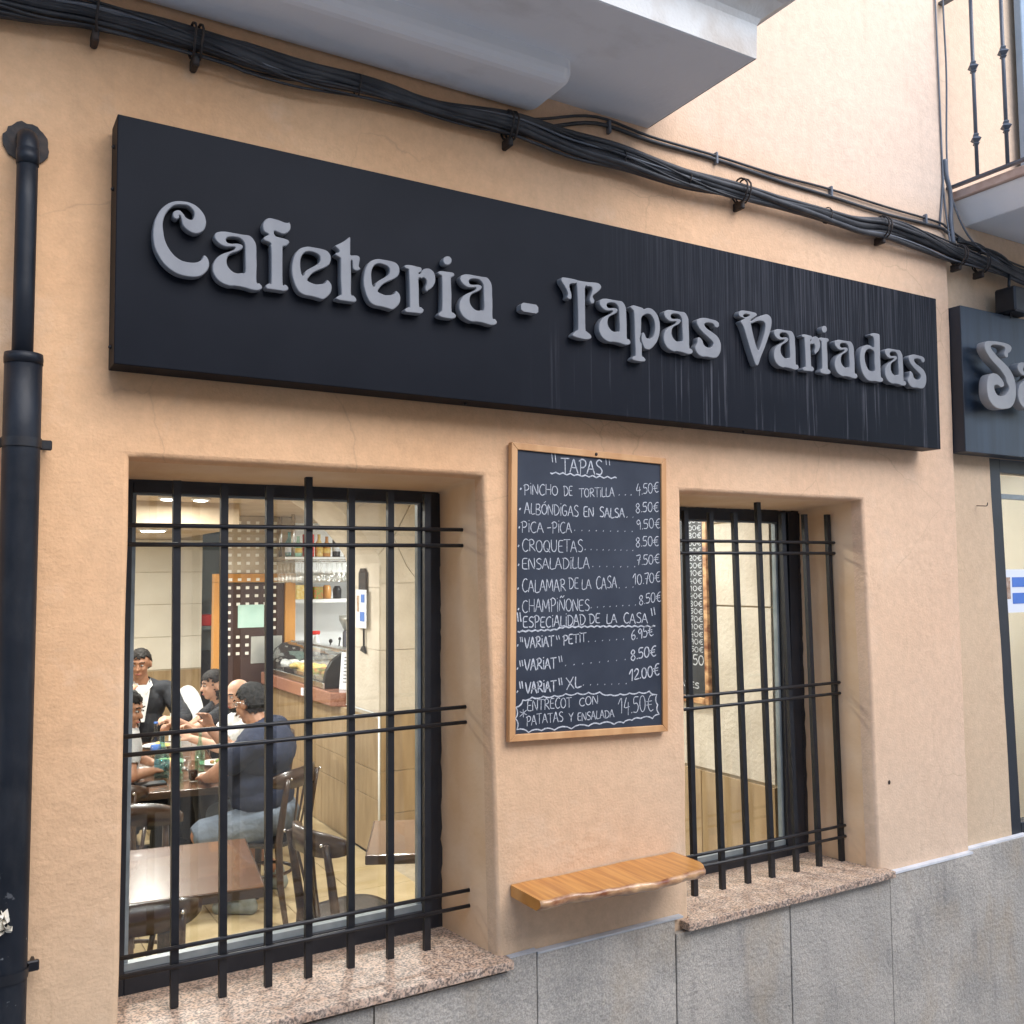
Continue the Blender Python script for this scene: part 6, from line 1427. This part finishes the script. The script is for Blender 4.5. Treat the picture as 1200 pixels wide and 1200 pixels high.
# 2  man at the left in a pale T-shirt, looking down at the table
seated((.86, 3.76, .54), -8, (1.00, 3.66, 1.06), .175, (.99, 3.58, 1.205), -38, 14,
       [((1.06, 3.98, .86), (1.20, 3.90, .80), (.7, -.6, .1), (0, 0, 1)), ((.98, 3.38, .83), (1.14, 3.62, .80), (.75, .65, .15), (0, 0, 1))],
       [(1.27, 3.82, .52), (1.25, 3.60, .52)], [(1.22, 3.82, .1), (1.20, 3.6, .1)],
       dict(topmat='greycloth', botmat='blackcloth', sleeve=.55), 'dark haired man in light grey T-shirt leaning over his plate at the left')
# 3  bald bearded man
def beard(T, q): return []
def beardf(T, q, shC, f, lft):
    b = B(); b.ball(T(.046, 0, -.082), 1, 12, 8, (.036, .046, .030), q); b.ball(T(.020, .040, -.055), 1, 10, 8, (.030, .020, .036), q); b.ball(T(.020, -.040, -.055), 1, 10, 8, (.030, .020, .036), q)
    return [('beard', 'hairgrey', b)]
seated((1.98, 4.20, .54), 176, (1.93, 4.22, 1.03), .185, (1.835, 4.20, 1.165), 205, 10,
       [((1.66, 4.02, .84), (1.50, 4.12, .90), (-.8, .2, .5), (0, -.4, .9)), ((1.70, 4.42, .84), (1.55, 4.34, .92), (-.8, -.3, .5), (0, .4, .9))],
       [(1.62, 4.10, .52), (1.62, 4.32, .52)], [(1.66, 4.1, .1), (1.66, 4.32, .1)],
       dict(topmat='whitecloth', botmat='blackcloth', sleeve=.6, feats=beardf, hairmat='hairgrey', hairoff=.003), 'bald bearded man in white T-shirt partly hidden behind the big man in navy', 1.05, 1.0, 'bald', 'skin2', 'hairgrey')
# 4  dark haired diner in profile
seated((1.95, 4.80, .54), 180, (1.90, 4.80, 1.05), .165, (1.80, 4.79, 1.185), 186, 6,
       [((1.62, 4.62, .88), (1.47, 4.52, .98), (-.8, -.2, .2), (0, -.3, .9)), ((1.66, 4.98, .84), (1.52, 4.86, .93), (-.7, -.5, .3), (0, .4, .9))],
       [(1.58, 4.70, .52), (1.58, 4.92, .52)], [(1.62, 4.7, .1), (1.62, 4.92, .1)],
       dict(topmat='blackcloth', botmat='blackcloth', sleeve=.5, hairoff=.016), 'young dark haired diner in a black top seen in profile facing left', .92, .96, 'long', 'skin2')
# 5  man in a black jacket and open white shirt
def shirtv(T, q, shC, f, lft):
    b = B(); c = shC + f*.158
    b.poly([tuple(c + lft*.062 + Z*.02 - f*.075), tuple(c - lft*.062 + Z*.02 - f*.075), tuple(c - lft*.012 - Z*.26 + f*.012), tuple(c + lft*.012 - Z*.26 + f*.012)], tuple(f*.012))
    b2 = B()
    for sd_ in (-1, 1): b2.poly([tuple(shC + lft*sd_*.06 + Z*.065 + f*.02), tuple(shC + lft*sd_*.075 + Z*.015 + f*.09), tuple(shC + lft*sd_*.022 - Z*.05 + f*.125), tuple(shC + lft*sd_*.03 + Z*.02 + f*.085)], tuple(f*.008 + Z*.004))
    return [('shirt_front', 'whitecloth', b), ('collar', 'whitecloth', b2)]
seated((1.38, 5.42, .56), -96, (1.37, 5.36, 1.15), .195, (1.345, 5.30, 1.335), -112, 12,
       [((1.66, 5.16, .90), (1.52, 4.96, .88), (-.5, -.8, .1), (0, 0, 1)), ((1.10, 5.08, .92), (1.19, 5.04, 1.09), (.35, -.1, .75), (-.3, -.9, 0))],
       [(1.48, 5.0, .52), (1.26, 5.0, .52)], [(1.48, 5.05, .1), (1.26, 5.05, .1)],
       dict(topmat='blackcloth', botmat='blackcloth', sleeve=1.0, top='jacket', feats=shirtv), 'dark haired man in black jacket and open white shirt facing the window', 1.03, 1.02)
